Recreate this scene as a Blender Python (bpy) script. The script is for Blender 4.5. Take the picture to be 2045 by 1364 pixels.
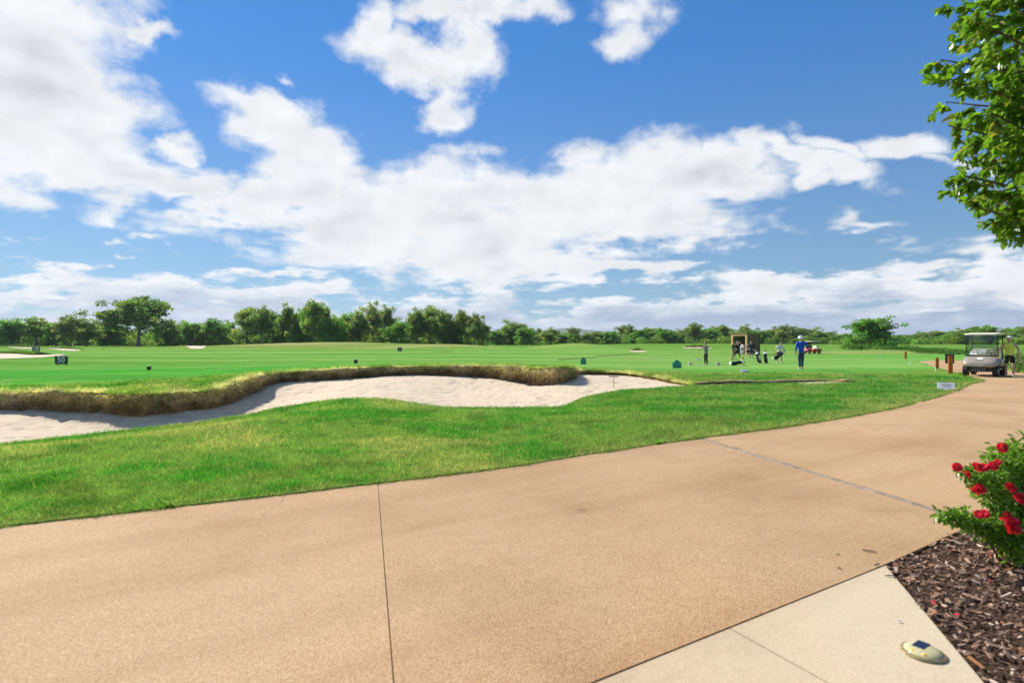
import bpy, bmesh, math, random
import numpy as np
from mathutils import Vector, Matrix, Euler
random.seed(7); RNG = np.random.default_rng(11)
R = math.radians
for o in list(bpy.data.objects): bpy.data.objects.remove(o)
SC = bpy.context.scene
COL = SC.collection

# ------------------------------------------------------------------ camera
CAM_H, FPX, CU, CV = 1.5, 1136.0, 1022.5, 682.0
cam = bpy.data.cameras.new('camera'); cam_o = bpy.data.objects.new('camera', cam); COL.objects.link(cam_o)
cam_o.location = (0, 0, CAM_H); cam_o.rotation_euler = (R(90), 0, 0)
cam.sensor_width = 36; cam.lens = 36 * FPX / 2045.0
cam.clip_start = 0.05; cam.clip_end = 20000
cam.dof.use_dof = True; cam.dof.focus_distance = 22; cam.dof.aperture_fstop = 2.0
SC.camera = cam_o

# ------------------------------------------------------------------ light
SUN_TO = Vector((-0.92, 0.85, 1.0)).normalized()
sun_el = math.asin(SUN_TO.z); sun_az = math.atan2(SUN_TO.x, SUN_TO.y)
sun = bpy.data.lights.new('sun', 'SUN'); sun.energy = 4.6; sun.angle = R(0.53); sun.color = (1.0, 0.95, 0.87)
sun_o = bpy.data.objects.new('sun', sun); COL.objects.link(sun_o)
sun_o.rotation_euler = (-SUN_TO).to_track_quat('-Z', 'Y').to_euler(); sun_o.location = (-30, 34, 40)
vs = SC.view_settings; vs.view_transform = 'Standard'; vs.look = 'None'; vs.exposure = 0.73; vs.gamma = 1.0
vs.use_curve_mapping = False
SC.cycles.max_bounces = 6; SC.cycles.diffuse_bounces = 3; SC.cycles.glossy_bounces = 2
SC.cycles.transparent_max_bounces = 8; SC.cycles.transmission_bounces = 4; SC.cycles.volume_bounces = 0
SC.cycles.sample_clamp_indirect = 6
SC.cycles.use_denoising = True

# ------------------------------------------------------------------ node helper
class NT:
    def __init__(s, tree):
        s.flat = False; s.t = tree; s.n = tree.nodes; s.l = tree.links
    def node(s, typ, **kw):
        n = s.n.new(typ)
        for k, v in kw.items(): setattr(n, k, v)
        return n
    def put(s, inp, v):
        if isinstance(v, bpy.types.NodeSocket): s.l.new(v, inp)
        elif v is not None: inp.default_value = v
    def math(s, op, a, b=None, c=None, clamp=False):
        n = s.node('ShaderNodeMath', operation=op, use_clamp=clamp)
        s.put(n.inputs[0], a); s.put(n.inputs[1], b); s.put(n.inputs[2], c)
        return n.outputs[0]
    def vmath(s, op, a, b=None, c=None):
        n = s.node('ShaderNodeVectorMath', operation=op)
        s.put(n.inputs[0], a); s.put(n.inputs[1], b)
        if c is not None: s.put(n.inputs['Scale'] if op == 'SCALE' else n.inputs[2], c)
        return n.outputs['Value'] if op in ('DOT_PRODUCT', 'LENGTH', 'DISTANCE') else n.outputs['Vector']
    def noise(s, vec, scale, detail=4, rough=0.55, lac=2.0, dist=0.0, col=False):
        n = s.node('ShaderNodeTexNoise', noise_dimensions='2D' if s.flat else '3D'); s.put(n.inputs['Vector'], vec)
        for k, v in (('Scale', scale), ('Detail', detail), ('Roughness', rough), ('Lacunarity', lac), ('Distortion', dist)): s.put(n.inputs[k], v)
        return n.outputs['Color'] if col else n.outputs[0]
    def voro(s, vec, scale, feature='F1', out='Distance', rnd=1.0):
        n = s.node('ShaderNodeTexVoronoi', feature=feature); s.put(n.inputs['Vector'], vec)
        s.put(n.inputs['Scale'], scale); s.put(n.inputs['Randomness'], rnd)
        return n.outputs[out]
    def mix(s, f, a, b, mode='MIX', clamp=True):
        n = s.node('ShaderNodeMix', data_type='RGBA', blend_type=mode, clamp_factor=clamp)
        s.put(n.inputs[0], f); s.put(n.inputs[6], a); s.put(n.inputs[7], b)
        return n.outputs[2]
    def ss(s, v, a, b):
        n = s.node('ShaderNodeMapRange', interpolation_type='SMOOTHSTEP'); s.put(n.inputs[0], v)
        n.inputs[1].default_value = a; n.inputs[2].default_value = b
        return n.outputs[0]
    def lin(s, v, a, b, c=0.0, d=1.0):
        n = s.node('ShaderNodeMapRange'); s.put(n.inputs[0], v)
        for i, k in enumerate((a, b, c, d)): n.inputs[1 + i].default_value = k
        return n.outputs[0]
    def ramp(s, v, stops):
        n = s.node('ShaderNodeValToRGB'); s.put(n.inputs[0], v); e = n.color_ramp.elements
        while len(e) < len(stops): e.new(0.5)
        for el, (p, c) in zip(e, stops): el.position = p; el.color = (*c, 1)
        return n.outputs[0]
    def comb(s, x, y, z=0.0):
        n = s.node('ShaderNodeCombineXYZ')
        for i, k in enumerate((x, y, z)): s.put(n.inputs[i], k)
        return n.outputs[0]
    def sep(s, v):
        n = s.node('ShaderNodeSeparateXYZ'); s.put(n.inputs[0], v); return n.outputs

# ------------------------------------------------------------------ sky with clouds (functions of world direction)
world = bpy.data.worlds.new('World'); SC.world = world; world.use_nodes = True
def build_world():
    wt = NT(world.node_tree); wt.n.clear(); wt.flat = True
    out = wt.node('ShaderNodeOutputWorld'); bg = wt.node('ShaderNodeBackground'); bg.inputs['Strength'].default_value = 0.1
    wt.l.new(bg.outputs[0], out.inputs[0])
    sky = wt.node('ShaderNodeTexSky', sky_type='NISHITA', sun_disc=False)
    sky.sun_elevation = sun_el; sky.sun_rotation = sun_az; sky.altitude = 50
    sky.air_density = 1.25; sky.dust_density = 0.05; sky.ozone_density = 3.2
    d = wt.node('ShaderNodeTexCoord').outputs['Generated']
    x, y, z = wt.sep(d)
    az = wt.math('ARCTAN2', x, y); el = wt.math('ARCSINE', z)
    tinted = wt.vmath('DIVIDE', wt.vmath('MULTIPLY', sky.outputs[0], wt.mix(wt.ss(el, 0.07, 0.50), SKY_LOW, SKY_HIGH)), SKY_MID)
    gm = wt.node('ShaderNodeGamma'); wt.l.new(tinted, gm.inputs[0]); gm.inputs[1].default_value = 0.55
    blue = wt.vmath('MULTIPLY', gm.outputs[0], SKY_MID)
    zc = wt.math('ADD', wt.math('MAXIMUM', z, 0.0), 0.10)
    plane = wt.comb(wt.math('DIVIDE', x, zc), wt.math('DIVIDE', y, zc), 0.0)
    ang = wt.comb(az, el, 0.0)
    warp = wt.vmath('SCALE', wt.vmath('SUBTRACT', wt.noise(plane, 1.1, 3, 0.6, col=True), (0.5, 0.5, 0.5)), None, 0.16)
    warp2 = wt.vmath('SCALE', wt.vmath('SUBTRACT', wt.noise(ang, 16.0, 4, 0.6, col=True), (0.5, 0.5, 0.5)), None, 0.06)
    q = wt.vmath('ADD', wt.vmath('ADD', ang, wt.vmath('MULTIPLY', warp, (1, 0.7, 0))), wt.vmath('MULTIPLY', warp2, (1, 0.8, 0)))
    qx, qy, _ = wt.sep(q)
    q1 = wt.comb(qx, qy, 1.0)
    f = None
    for (u, v, ru, rv, rot, w) in CLOUDS:
        a0 = math.atan2(u - CU, FPX); e0 = math.atan2(CV - v, math.hypot(u - CU, FPX))
        sa = math.cos(a0) ** 2 / FPX; se = math.cos(a0) * math.cos(e0) ** 2 / FPX
        c, s_ = math.cos(R(rot)), math.sin(R(rot))
        # pixel offsets from angles, then ellipse axes
        m = [(c / sa / ru, -s_ / se / ru), (s_ / sa / rv, c / se / rv)]
        rows = [(p, k, -(p * a0 + k * e0)) for p, k in m]
        d1 = wt.vmath('DOT_PRODUCT', q1, rows[0]); d2 = wt.vmath('DOT_PRODUCT', q1, rows[1])
        ln = wt.math('SQRT', wt.math('MULTIPLY_ADD', d2, d2, wt.math('MULTIPLY', d1, d1)))
        g = wt.math('MULTIPLY_ADD', ln, -w, w)
        f = g if f is None else wt.math('MAXIMUM', f, g)
    # clouds elsewhere in the sky, in the same scattered manner
    elsewhere = wt.math('MAXIMUM', wt.ss(wt.math('ABSOLUTE', az), 0.80, 1.05), wt.ss(el, 0.62, 0.85))
    fb = wt.math('MULTIPLY_ADD', wt.noise(plane, 0.55, 3, 0.5), 4.0, -2.25)
    fb = wt.math('MULTIPLY_ADD', elsewhere, 3.0, wt.math('ADD', fb, -3.0))
    f = wt.math('MAXIMUM', f, fb)
    f = wt.math('MAXIMUM', wt.math('ADD', f, 0.10), -1.2)
    n1 = wt.noise(plane, 2.4, 8, 0.57, 2.1)
    n2 = wt.noise(wt.vmath('MULTIPLY', ang, (1.0, 1.6, 1.0)), 10.0, 7, 0.56)
    nn = wt.math('MULTIPLY_ADD', n1, 0.5, wt.math('MULTIPLY', n2, 0.5))
    D = wt.math('MULTIPLY_ADD', wt.math('SUBTRACT', nn, 0.5), CL_AMP, f)
    a_hi = wt.math('MULTIPLY', wt.ss(D, -0.13, 0.52), 0.97)
    # relief: difference of the field towards the light
    sh = wt.vmath('ADD', ang, (-0.012, 0.022, 0.0))
    n2b = wt.noise(wt.vmath('MULTIPLY', sh, (1.0, 1.7, 1.0)), 12.0, 5, 0.6)
    n2a = wt.noise(wt.vmath('MULTIPLY', ang, (1.0, 1.7, 1.0)), 12.0, 5, 0.6)
    relief = wt.math('SUBTRACT', n2a, n2b)
    thick = wt.ss(D, 0.35, 1.3)
    soft = wt.noise(wt.vmath('MULTIPLY', ang, (1.0, 2.0, 1.0)), 4.0, 3, 0.5)
    shade = wt.math('MULTIPLY', thick, wt.ss(soft, 0.38, 0.72))
    lum = wt.math('ADD', wt.math('MULTIPLY_ADD', relief, 0.28, 1.0), wt.math('MULTIPLY', shade, -0.17))
    lum = wt.math('MINIMUM', wt.math('MAXIMUM', lum, 0.6), 1.08)
    c_hi = wt.vmath('SCALE', wt.mix(shade, (5.4, 5.5, 5.65, 1), (4.9, 5.1, 5.4, 1)), None, lum)
    # low bank of cumulus near the horizon
    lowv = wt.vmath('MULTIPLY', ang, (1.0, 3.2, 1.0))
    m1 = wt.noise(lowv, 9.0, 8, 0.6, 2.1)
    m3 = wt.noise(wt.vmath('MULTIPLY', ang, (1.0, 6.0, 1.0)), 3.3, 4, 0.5)
    top = wt.math('MULTIPLY_ADD', m3, 0.16, 0.028)      # height of the bank's top in radians
    fl = wt.math('MULTIPLY', wt.math('SUBTRACT', top, el), 13.0)
    Dl = wt.math('MULTIPLY_ADD', wt.math('SUBTRACT', m1, 0.52), 3.4, fl)
    a_lo = wt.math('MULTIPLY', wt.ss(Dl, -0.05, 0.5), wt.ss(el, -0.03, 0.02))
    rl = wt.math('MULTIPLY_ADD', wt.math('SUBTRACT', m1, wt.noise(wt.vmath('ADD', lowv, (-0.02, 0.045, 0.0)), 9.0, 5, 0.6, 2.1)), 3.0, 0.5)
    edge = wt.math('SUBTRACT', 1.0, wt.ss(Dl, 0.1, 1.1))
    lit = wt.math('ADD', wt.math('MULTIPLY', rl, 0.62), wt.math('MULTIPLY', edge, 0.5), clamp=True)
    lit = wt.math('MULTIPLY_ADD', wt.math('SUBTRACT', wt.ss(el, 0.015, 0.11), 0.55), 0.55, lit, clamp=True)
    c_lo = wt.mix(lit, (2.25, 2.85, 3.85, 1), (5.4, 5.55, 5.75, 1))
    mixed = wt.mix(a_lo, blue, c_lo)
    mixed = wt.mix(a_hi, mixed, c_hi)
    wt.l.new(mixed, bg.inputs['Color'])
    world.cycles.sampling_method = 'MANUAL'; world.cycles.sample_map_resolution = 1024
SKY_MID = (0.49, 1.74, 3.75)
SKY_LOW, SKY_HIGH, CL_AMP = (0.85, 0.66, 0.66, 1), (0.185, 0.455, 0.80, 1), 2.0
# pixel of the cloud's middle, half sizes, tilt (anticlockwise), weight
CLOUDS = [
    (60, 130, 260, 150, -25, 1.1), (110, 260, 230, 110, -15, 1.2), (-100, 200, 260, 210, 0, 1.2), (150, 310, 190, 70, -18, 1.0),
    (60, 20, 190, 60, -10, 0.9), (300, 380, 130, 32, -22, 0.8), (220, 350, 180, 56, -18, 1.0), (330, 405, 130, 40, -18, 1.0), (430, 425, 130, 42, -14, 1.0), (330, 290, 70, 24, -35, 0.7), (290, 60, 55, 18, 5, 0.5),
    (520, 200, 95, 34, 10, 0.75), (560, 155, 40, 18, 15, 0.45), (540, 250, 100, 60, -20, 0.9), (600, 320, 120, 90, -20, 1.1),
    (560, 400, 230, 62, -14, 1.1), (760, 440, 230, 90, -14, 1.2), (900, 380, 190, 75, -5, 1.1), (960, 470, 250, 100, -8, 1.25),
    (1060, 380, 200, 60, 4, 1.0), (1200, 400, 260, 90, 3, 1.25), (1340, 350, 150, 85, 8, 1.1), (1440, 350, 150, 62, 12, 1.0),
    (1480, 300, 50, 40, 20, 0.7), (1600, 320, 150, 38, 26, 0.9), (1660, 290, 90, 26, 26, 0.7), (1810, 300, 110, 42, 14, 0.9), (1900, 350, 60, 16, 10, 0.6),
    (1270, 470, 230, 34, -3, 0.8), (1050, 530, 220, 40, -4, 0.9), (1250, 530, 170, 24, 2, 0.7), (1340, 525, 90, 16, 0, 0.5),
    (830, 120, 120, 48, 8, 0.8), (930, 90, 60, 90, 0, 0.75), (895, 205, 62, 42, 0, 0.75), (940, 20, 160, 34, -8, 0.8), (760, 50, 26, 60, -10, 0.45),
    (1210, 30, 80, 46, 10, 0.65), (1200, 85, 46, 40, 35, 0.5), (1040, 20, 80, 34, 0, 0.6), (1745, 448, 70, 14, 8, 0.35), (380, 355, 40, 30, 30, 0.35),
    (230, 487, 32, 9, 0, 0.4), (338, 490, 24, 7, 0, 0.35), (2010, 520, 170, 26, 14, 0.6), (1860, 565, 110, 34, 8, 0.7), (2030, 560, 90, 34, 20, 0.7), (1540, 580, 120, 28, 8, 0.8),
    (1120, 580, 60, 22, 0, 0.6), (560, 560, 130, 16, -8, 0.6), (100, 560, 170, 14, -4, 0.55),
]
build_world()

# ------------------------------------------------------------------ numeric helpers
def ray(u, v): return ((u - CU) / FPX, 1.0, (CV - v) / FPX)
def at_y(u, v, Y): d = ray(u, v); return (d[0] * Y, Y, CAM_H + d[2] * Y)
def at_z(u, v, z=0.0): Y = (CAM_H - z) * FPX / (v - CV); return ((u - CU) / FPX * Y, Y)
def _hash(ix, iy, seed):
    n = (ix.astype(np.int64) * 374761393 + iy.astype(np.int64) * 668265263 + seed * 982451653) & 0x7fffffff
    n = ((n ^ (n >> 13)) * 1274126177) & 0x7fffffff
    return ((n ^ (n >> 16)) & 0xffff) / 65535.0
def vnoise(x, y, seed=0):
    x = np.asarray(x, float); y = np.asarray(y, float)
    ix, iy = np.floor(x), np.floor(y); fx, fy = x - ix, y - iy
    fx = fx * fx * (3 - 2 * fx); fy = fy * fy * (3 - 2 * fy)
    a, b = _hash(ix, iy, seed), _hash(ix + 1, iy, seed); c, d = _hash(ix, iy + 1, seed), _hash(ix + 1, iy + 1, seed)
    return (a + (b - a) * fx) * (1 - fy) + (c + (d - c) * fx) * fy
def fbm(x, y, seed=0, octv=4, gain=0.5):
    t = 0; amp = 1; tot = 0
    for i in range(octv):
        t = t + amp * vnoise(np.asarray(x) * 2 ** i, np.asarray(y) * 2 ** i, seed + i); tot += amp; amp *= gain
    return t / tot
def sstep(x, a, b):
    t = np.clip((np.asarray(x, float) - a) / (b - a), 0, 1); return t * t * (3 - 2 * t)
class TPS:
    def __init__(s, pts, z, reg=0.02):
        s.p = np.array(pts, float); n = len(s.p)
        K = s.k(np.linalg.norm(s.p[:, None] - s.p[None], axis=2)) + reg * np.eye(n)
        P = np.c_[np.ones(n), s.p]
        A = np.zeros((n + 3, n + 3)); A[:n, :n] = K; A[:n, n:] = P; A[n:, :n] = P.T
        s.w = np.linalg.solve(A, np.r_[np.array(z, float), 0, 0, 0])
    def k(s, r): return r * r * np.log(np.maximum(r, 1e-6))
    def __call__(s, x, y):
        q = np.c_[np.ravel(x), np.ravel(y)].astype(float); out = np.empty(len(q))
        for i in range(0, len(q), 20000):
            c = q[i:i + 20000]
            r2 = (c[:, 0:1] - s.p[None, :, 0]) ** 2 + (c[:, 1:2] - s.p[None, :, 1]) ** 2
            out[i:i + 20000] = (0.5 * r2 * np.log(np.maximum(r2, 1e-12))) @ s.w[:-3] + s.w[-3] + c @ s.w[-2:]
        return out.reshape(np.shape(x))
def catmull(pts, step, closed=False):
    P = [np.array(p, float) for p in pts]; out = []; n = len(P)
    for i in range(n if closed else n - 1):
        if closed: p0, p1, p2, p3 = P[i - 1], P[i], P[(i + 1) % n], P[(i + 2) % n]
        else: p0, p1, p2, p3 = P[max(i - 1, 0)], P[i], P[i + 1], P[min(i + 2, n - 1)]
        m = max(1, int(np.linalg.norm((p2 - p1)[:2]) / step))
        for j in range(m):
            t = j / m
            out.append(0.5 * (2 * p1 + (p2 - p0) * t + (2 * p0 - 5 * p1 + 4 * p2 - p3) * t * t + (3 * p1 - p0 - 3 * p2 + p3) * t ** 3))
    if not closed: out.append(P[-1])
    return np.array(out)
def inside(px, py, poly):
    res = np.zeros(np.shape(px), bool); n = len(poly)
    for i in range(n):
        x0, y0 = poly[i][:2]; x1, y1 = poly[(i + 1) % n][:2]
        if y0 == y1: continue
        cnd = (y0 > py) != (y1 > py)
        res ^= cnd & (px < (x1 - x0) * (py - y0) / (y1 - y0) + x0)
    return res
def dist_line(px, py, line):
    d = np.full(np.shape(px), 1e9)
    for i in range(len(line) - 1):
        ax, ay = line[i][:2]; bx, by = line[i + 1][:2]
        vx, vy = bx - ax, by - ay; L = vx * vx + vy * vy + 1e-12
        t = np.clip(((px - ax) * vx + (py - ay) * vy) / L, 0, 1)
        d = np.minimum(d, np.hypot(px - ax - t * vx, py - ay - t * vy))
    return d

# ------------------------------------------------------------------ plan of the place
# grass side edge of the drive, from the pixels where it meets the ground
PATH_EDGE_PX = [(-900, 1150), (-400, 1096), (0, 1055), (300, 1020), (600, 986), (760, 966), (1000, 937), (1200, 905), (1400, 876), (1560, 855), (1700, 833), (1800, 813), (1900, 785), (1938, 768)]
edge_L = [at_z(u, v) for u, v in PATH_EDGE_PX] + [(17.9, 21.6), (19.0, 23.6), (20.6, 26.0), (22.6, 29.4), (25.5, 34.5), (28.2, 38.6), (31.5, 43.5), (37.5, 45.3), (60, 47)]
edge_L = catmull(edge_L, 0.25)
edge_R = catmull([(60, 43), (38, 40.5), (33.0, 38.0), (28.0, 32.5), (24.6, 27.5), (21.6, 22.4), (17.5, 16.5), (13.0, 11.6), (8.0, 7.45), (3.46, 4.45), (2.5, 3.82)], 0.25)
SLAB = [(2.5, 3.82), (2.07, 2.5), (0.9, -1.2), (-5.6, -1.2), (0.347, 2.5)]      # pale footpath beside the bed
drive_poly = np.array(list(edge_L) + list(edge_R) + [(0.347, 2.5), (-5.6, -1.2), (-9, -1.2)])
BED = [(2.5, 3.82), (3.46, 4.45), (8.0, 7.45), (13.0, 11.6), (15, 9), (9, -1.2), (0.9, -1.2), (2.07, 2.5)]

# bunker: far lip (pixel of lip top, pixel row of the foot of the turf face, distance)
LIP_PX = [(-260, 783, 816, 16.2), (-120, 783, 815, 16.0), (0, 783, 816, 15.5), (100, 781, 818, 15.3), (200, 782, 821, 15.0), (300, 785, 826, 14.5), (400, 780, 815, 15.5), (440, 772, 807, 16.5), (500, 752, 786, 18.5),
          (560, 744, 763, 20.8), (700, 736, 755, 22.0), (800, 732, 748, 22.8), (950, 730, 751, 22.6), (1030, 732, 761, 21.4), (1085, 735, 769, 20.4), (1120, 733, 765, 20.0), (1139, 734, 757, 20.9), (1146, 738, 749, 23.2),
          (1170, 740, 747.5, 24.6), (1250, 744, 750, 24.3), (1310, 751, 758, 22.5), (1350, 760, 766, 21.0), (1388, 767.5, 770, 20.0)]
FRONT = [(-260, 905, -.42), (-120, 899, -.42), (0, 887, -.42), (171, 868, -.44), (293, 855, -.46), (401, 843, -.42), (440, 835, -.38), (500, 827, -.33), (536, 818, -.27), (577, 811, -.2), (659, 799, -.08), (741, 795, -.04), (796, 800, -.13),
         (859, 813, -.33), (930, 813.5, -.35), (1000, 814, -.35), (1080, 813, -.34), (1129, 811, -.32), (1154, 797, -.19), (1205, 786, -.12), (1281, 777, -.07), (1370, 770.5, -.03)]
lip_top = [at_y(u, vt, Y) for u, vt, vb, Y in LIP_PX]; lip_foot = [at_y(u, vb, Y) for u, vt, vb, Y in LIP_PX]
front = [(*at_z(u, v, z), z) for u, v, z in FRONT]
lip_c = catmull([(*t, f[2]) for t, f in zip(lip_top, lip_foot)], 0.12)          # x y ztop zfoot
front_c = catmull(front, 0.12)
bunker_poly = np.vstack([lip_c[:, :2], front_c[::-1, :2]])

ctrl = []
for u, v in PATH_EDGE_PX: ctrl.append((*at_z(u, v), 0.012))
for p in [(17.9, 21.6), (20.6, 26.0), (25.5, 34.5), (28.2, 38.6), (33, 45), (45, 47), (38, 40.5), (28.0, 32.5), (21.6, 22.4), (13, 11.6), (8, 7.4), (3.4, 4.4), (24, 20), (40, 30)]: ctrl.append((*p, 0.01))
for p in [(0, 0), (-6, -1), (6, 0), (-15, 0), (15, 3), (-4, 3.6), (0, 4)]: ctrl.append((*p, 0.0))
for p in lip_top: ctrl.append(p)
for p in front: ctrl.append(p)
# a low bank in front of the left half of the bunker, a knoll at its middle
for u, v, Y in [(0, 905, 8.4), (250, 874, 9.6), (500, 842, 11.0), (700, 812, 13.2), (741, 802, 14.3), (600, 860, 10.0), (1150, 822, 12.5), (1000, 845, 11.0), (1300, 800, 14.5), (1280, 786, 17.0), (1500, 800, 14.4), (1600, 778, 18.0)]: ctrl.append(at_y(u, v, Y))
# ground beyond the bunker and the practice tee
for u, Y, z in [(-150, 22, .05), (0, 22, .08), (200, 22, .05), (400, 22, .06), (-100, 34, -.12), (150, 34, -.12), (400, 34, -.05), (600, 32, .15), (800, 34, .16), (950, 34, .15), (1100, 33, .1), (1250, 32, 0), (1165, 42, -.15),
                (1400, 26, 0), (1500, 24, .02), (1600, 30.4, 0), (1720, 26, 0), (1800, 32, 0), (1410, 42, -.25), (1500, 45, -.25), (1650, 45, -.2), (1480, 58, -.25), (1650, 60, -.25), (1850, 60, -.2),
                (0, 50, -.2), (300, 50, -.2), (600, 50, -.08), (900, 50, -.05), (1100, 55, -.1), (0, 75, -.3), (400, 75, -.25), (800, 75, -.15), (1200, 75, -.2), (1500, 80, -.3), (1850, 80, -.3), (2200, 70, -.3),
                (-500, 40, -.2), (-500, 75, -.3), (-600, 20, 0), (2600, 50, 0), (2600, 80, -.2), (-500, 120, -.3), (200, 120, -.3), (700, 120, -.1), (1200, 120, -.1), (1700, 120, -.3), (2400, 120, -.3)]:
    ctrl.append(((u - CU) / FPX * Y, Y, z))
ctrl = np.array(ctrl)
HT = TPS(ctrl[:, :2], ctrl[:, 2], 0.3)
BUMPS = [(600, 150, 1.15, 26, 9), (760, 150, 0.9, 20, 8), (900, 140, 0.9, 14, 8), (1150, 125, 1.25, 9, 8), (1220, 110, 0.5, 7, 7), (1010, 105, 0.45, 9, 8), (380, 165, 0.5, 12, 8), (100, 150, 0.5, 30, 8), (1420, 120, 0.55, 14, 8), (1780, 100, .35, 14, 6), (1400, 220, 1.0, 60, 15), (1900, 200, .7, 60, 15)]
def step_line(x, y):
    u = x / np.maximum(y, .5) * FPX + CU
    yl = np.interp(u, [1380, 1450, 1520, 1600, 1650, 1690, 1712], [20.0, 20.2, 20.4, 20.8, 21.0, 20.6, 20.4])
    return yl, sstep(u, 1372, 1420) * (1 - sstep(u, 1680, 1715)) * (y > 5) * np.clip(.25 + 1.5 * vnoise(u / 46.0, u * 0, 4), 0, 1)
def H(x, y):
    x = np.asarray(x, float); y = np.asarray(y, float); r = np.hypot(x, y)
    z = HT(np.where(r > 150, x * 150 / np.maximum(r, 1), x), np.where(r > 150, y * 150 / np.maximum(r, 1), y))
    k = sstep(r, 95, 150); z = z * (1 - k) - 0.25 * k
    k2 = sstep(-y, 0, 4); z = z * (1 - k2)
    for u, Y, h, wx, wy in BUMPS:
        z = z + h * np.exp(-((x - (u - CU) / FPX * Y) / wx) ** 2 - ((y - Y) / wy) ** 2)
    yl, am = step_line(x, y); dd = y - yl
    z = z + am * .12 * np.where(dd > .1, np.exp(-dd / 1.5), 0) * (r < 60)
    z = z + 0.03 * (fbm(x * .5, y * .5, 3) - .5) * sstep(r, 6, 14) + 0.5 * (fbm(x * .03, y * .03, 9) - .5) * sstep(r, 60, 120)
    return z
# sand inside the bunker
sp = []
for (u, vt, vb, Y), f in zip(LIP_PX, lip_foot): sp.append((f[0], f[1], f[2] - 0.02))
for f in front: sp.append((f[0], f[1], f[2] - 0.015))
for u, v, Y in [(0, 845, 13.8), (120, 840, 14.4), (230, 851, 14.0), (300, 853, 13.8), (380, 842, 14.4), (440, 828, 15.6), (475, 822, 16.2), (500, 808, 17.2), (530, 796, 18.2), (-120, 845, 13.9)]: sp.append(at_y(u, v, Y)[:2] + (at_y(u, v, Y)[2] - .03,))
for u, v, Y in [(900, 785, 18.8), (1000, 790, 18.2), (1160, 775, 19.0), (700, 772, 18.8), (1230, 766, 20.5)]: sp.append(at_y(u, v, Y))
sp = np.array(sp); ST = TPS(sp[:, :2], sp[:, 2], 0.02)
def sand_z(x, y): return ST(x, y) + 0.045 * (fbm(np.asarray(x) * 1.7, np.asarray(y) * 1.7, 21, 4) - .5)

def hit(u, v, y0=2.0, y1=400.0):
    Y = np.geomspace(y0, y1, 6000); dx, _, dz = ray(u, v)
    g = H(dx * Y, Y); below = (CAM_H + dz * Y) <= g
    i = int(np.argmax(below)) if below.any() else len(Y) - 1
    return (dx * Y[i], Y[i], float(g[i]))

# ------------------------------------------------------------------ object helpers
def tag(o, label=None, cat=None, group=None, kind=None):
    if label: o['label'] = label
    if cat: o['category'] = cat
    if group: o['group'] = group
    if kind: o['kind'] = kind
    return o
def empty(name, loc=(0, 0, 0), rz=0.0):
    o = bpy.data.objects.new(name, None); COL.objects.link(o); o.location = loc; o.rotation_euler = (0, 0, rz); o.empty_display_size = .2
    return o
def link(name, me, parent=None):
    o = bpy.data.objects.new(name, me); COL.objects.link(o); o.parent = parent
    return o
def np_mesh(name, verts, faces, mat=None, smooth=False, cols=None, attrs=None):
    """faces: int array n x 3 or n x 4"""
    verts = np.asarray(verts, np.float32); faces = np.asarray(faces, np.int32); k = faces.shape[1]; n = len(faces)
    me = bpy.data.meshes.new(name); me.vertices.add(len(verts)); me.vertices.foreach_set('co', verts.ravel())
    me.loops.add(n * k); me.loops.foreach_set('vertex_index', faces.ravel())
    me.polygons.add(n); me.polygons.foreach_set('loop_start', np.arange(0, n * k, k, dtype=np.int32))
    me.polygons.foreach_set('use_smooth', np.full(n, smooth)); me.update(calc_edges=True)
    if cols is not None:
        a = me.color_attributes.new('tint', 'FLOAT_COLOR', 'POINT'); c = np.ones((len(verts), 4), np.float32); c[:, :3] = cols
        a.data.foreach_set('color', c.ravel())
    for key, val in (attrs or {}).items():
        a = me.attributes.new(key, 'FLOAT', 'POINT'); a.data.foreach_set('value', np.asarray(val, np.float32))
    if mat: me.materials.append(mat)
    return me
def bm_obj(name, bm, mat, parent=None, smooth=False):
    me = bpy.data.meshes.new(name); bm.normal_update(); bm.to_mesh(me); bm.free()
    if smooth:
        for p in me.polygons: p.use_smooth = True
    me.materials.append(mat)
    return link(name, me, parent)

# ------------------------------------------------------------------ materials
MATS = {}
def new_mat(name):
    m = bpy.data.materials.new(name); m.use_nodes = True; MATS[name] = m
    nt = NT(m.node_tree); nt.n.clear(); nt.out = nt.node('ShaderNodeOutputMaterial')
    return m, nt
def principled(nt, color, rough=0.6, metal=0.0, spec=0.5, normal=None, **kw):
    b = nt.node('ShaderNodeBsdfPrincipled')
    nt.put(b.inputs['Base Color'], color if not isinstance(color, tuple) else (*color[:3], 1)); nt.put(b.inputs['Roughness'], rough); nt.put(b.inputs['Metallic'], metal)
    nt.put(b.inputs['Specular IOR Level'], spec)
    if normal is not None: nt.put(b.inputs['Normal'], normal)
    for k, v in kw.items(): nt.put(b.inputs[k.replace('_', ' ')], v)
    nt.l.new(b.outputs[0], nt.out.inputs[0]); return b
def bump(nt, h, strength=0.5, dist=0.01, normal=None):
    b = nt.node('ShaderNodeBump'); nt.put(b.inputs['Height'], h); b.inputs['Strength'].default_value = strength; b.inputs['Distance'].default_value = dist
    if normal is not None: nt.put(b.inputs['Normal'], normal)
    return b.outputs[0]
def pos(nt): return nt.node('ShaderNodeNewGeometry').outputs['Position']
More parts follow.
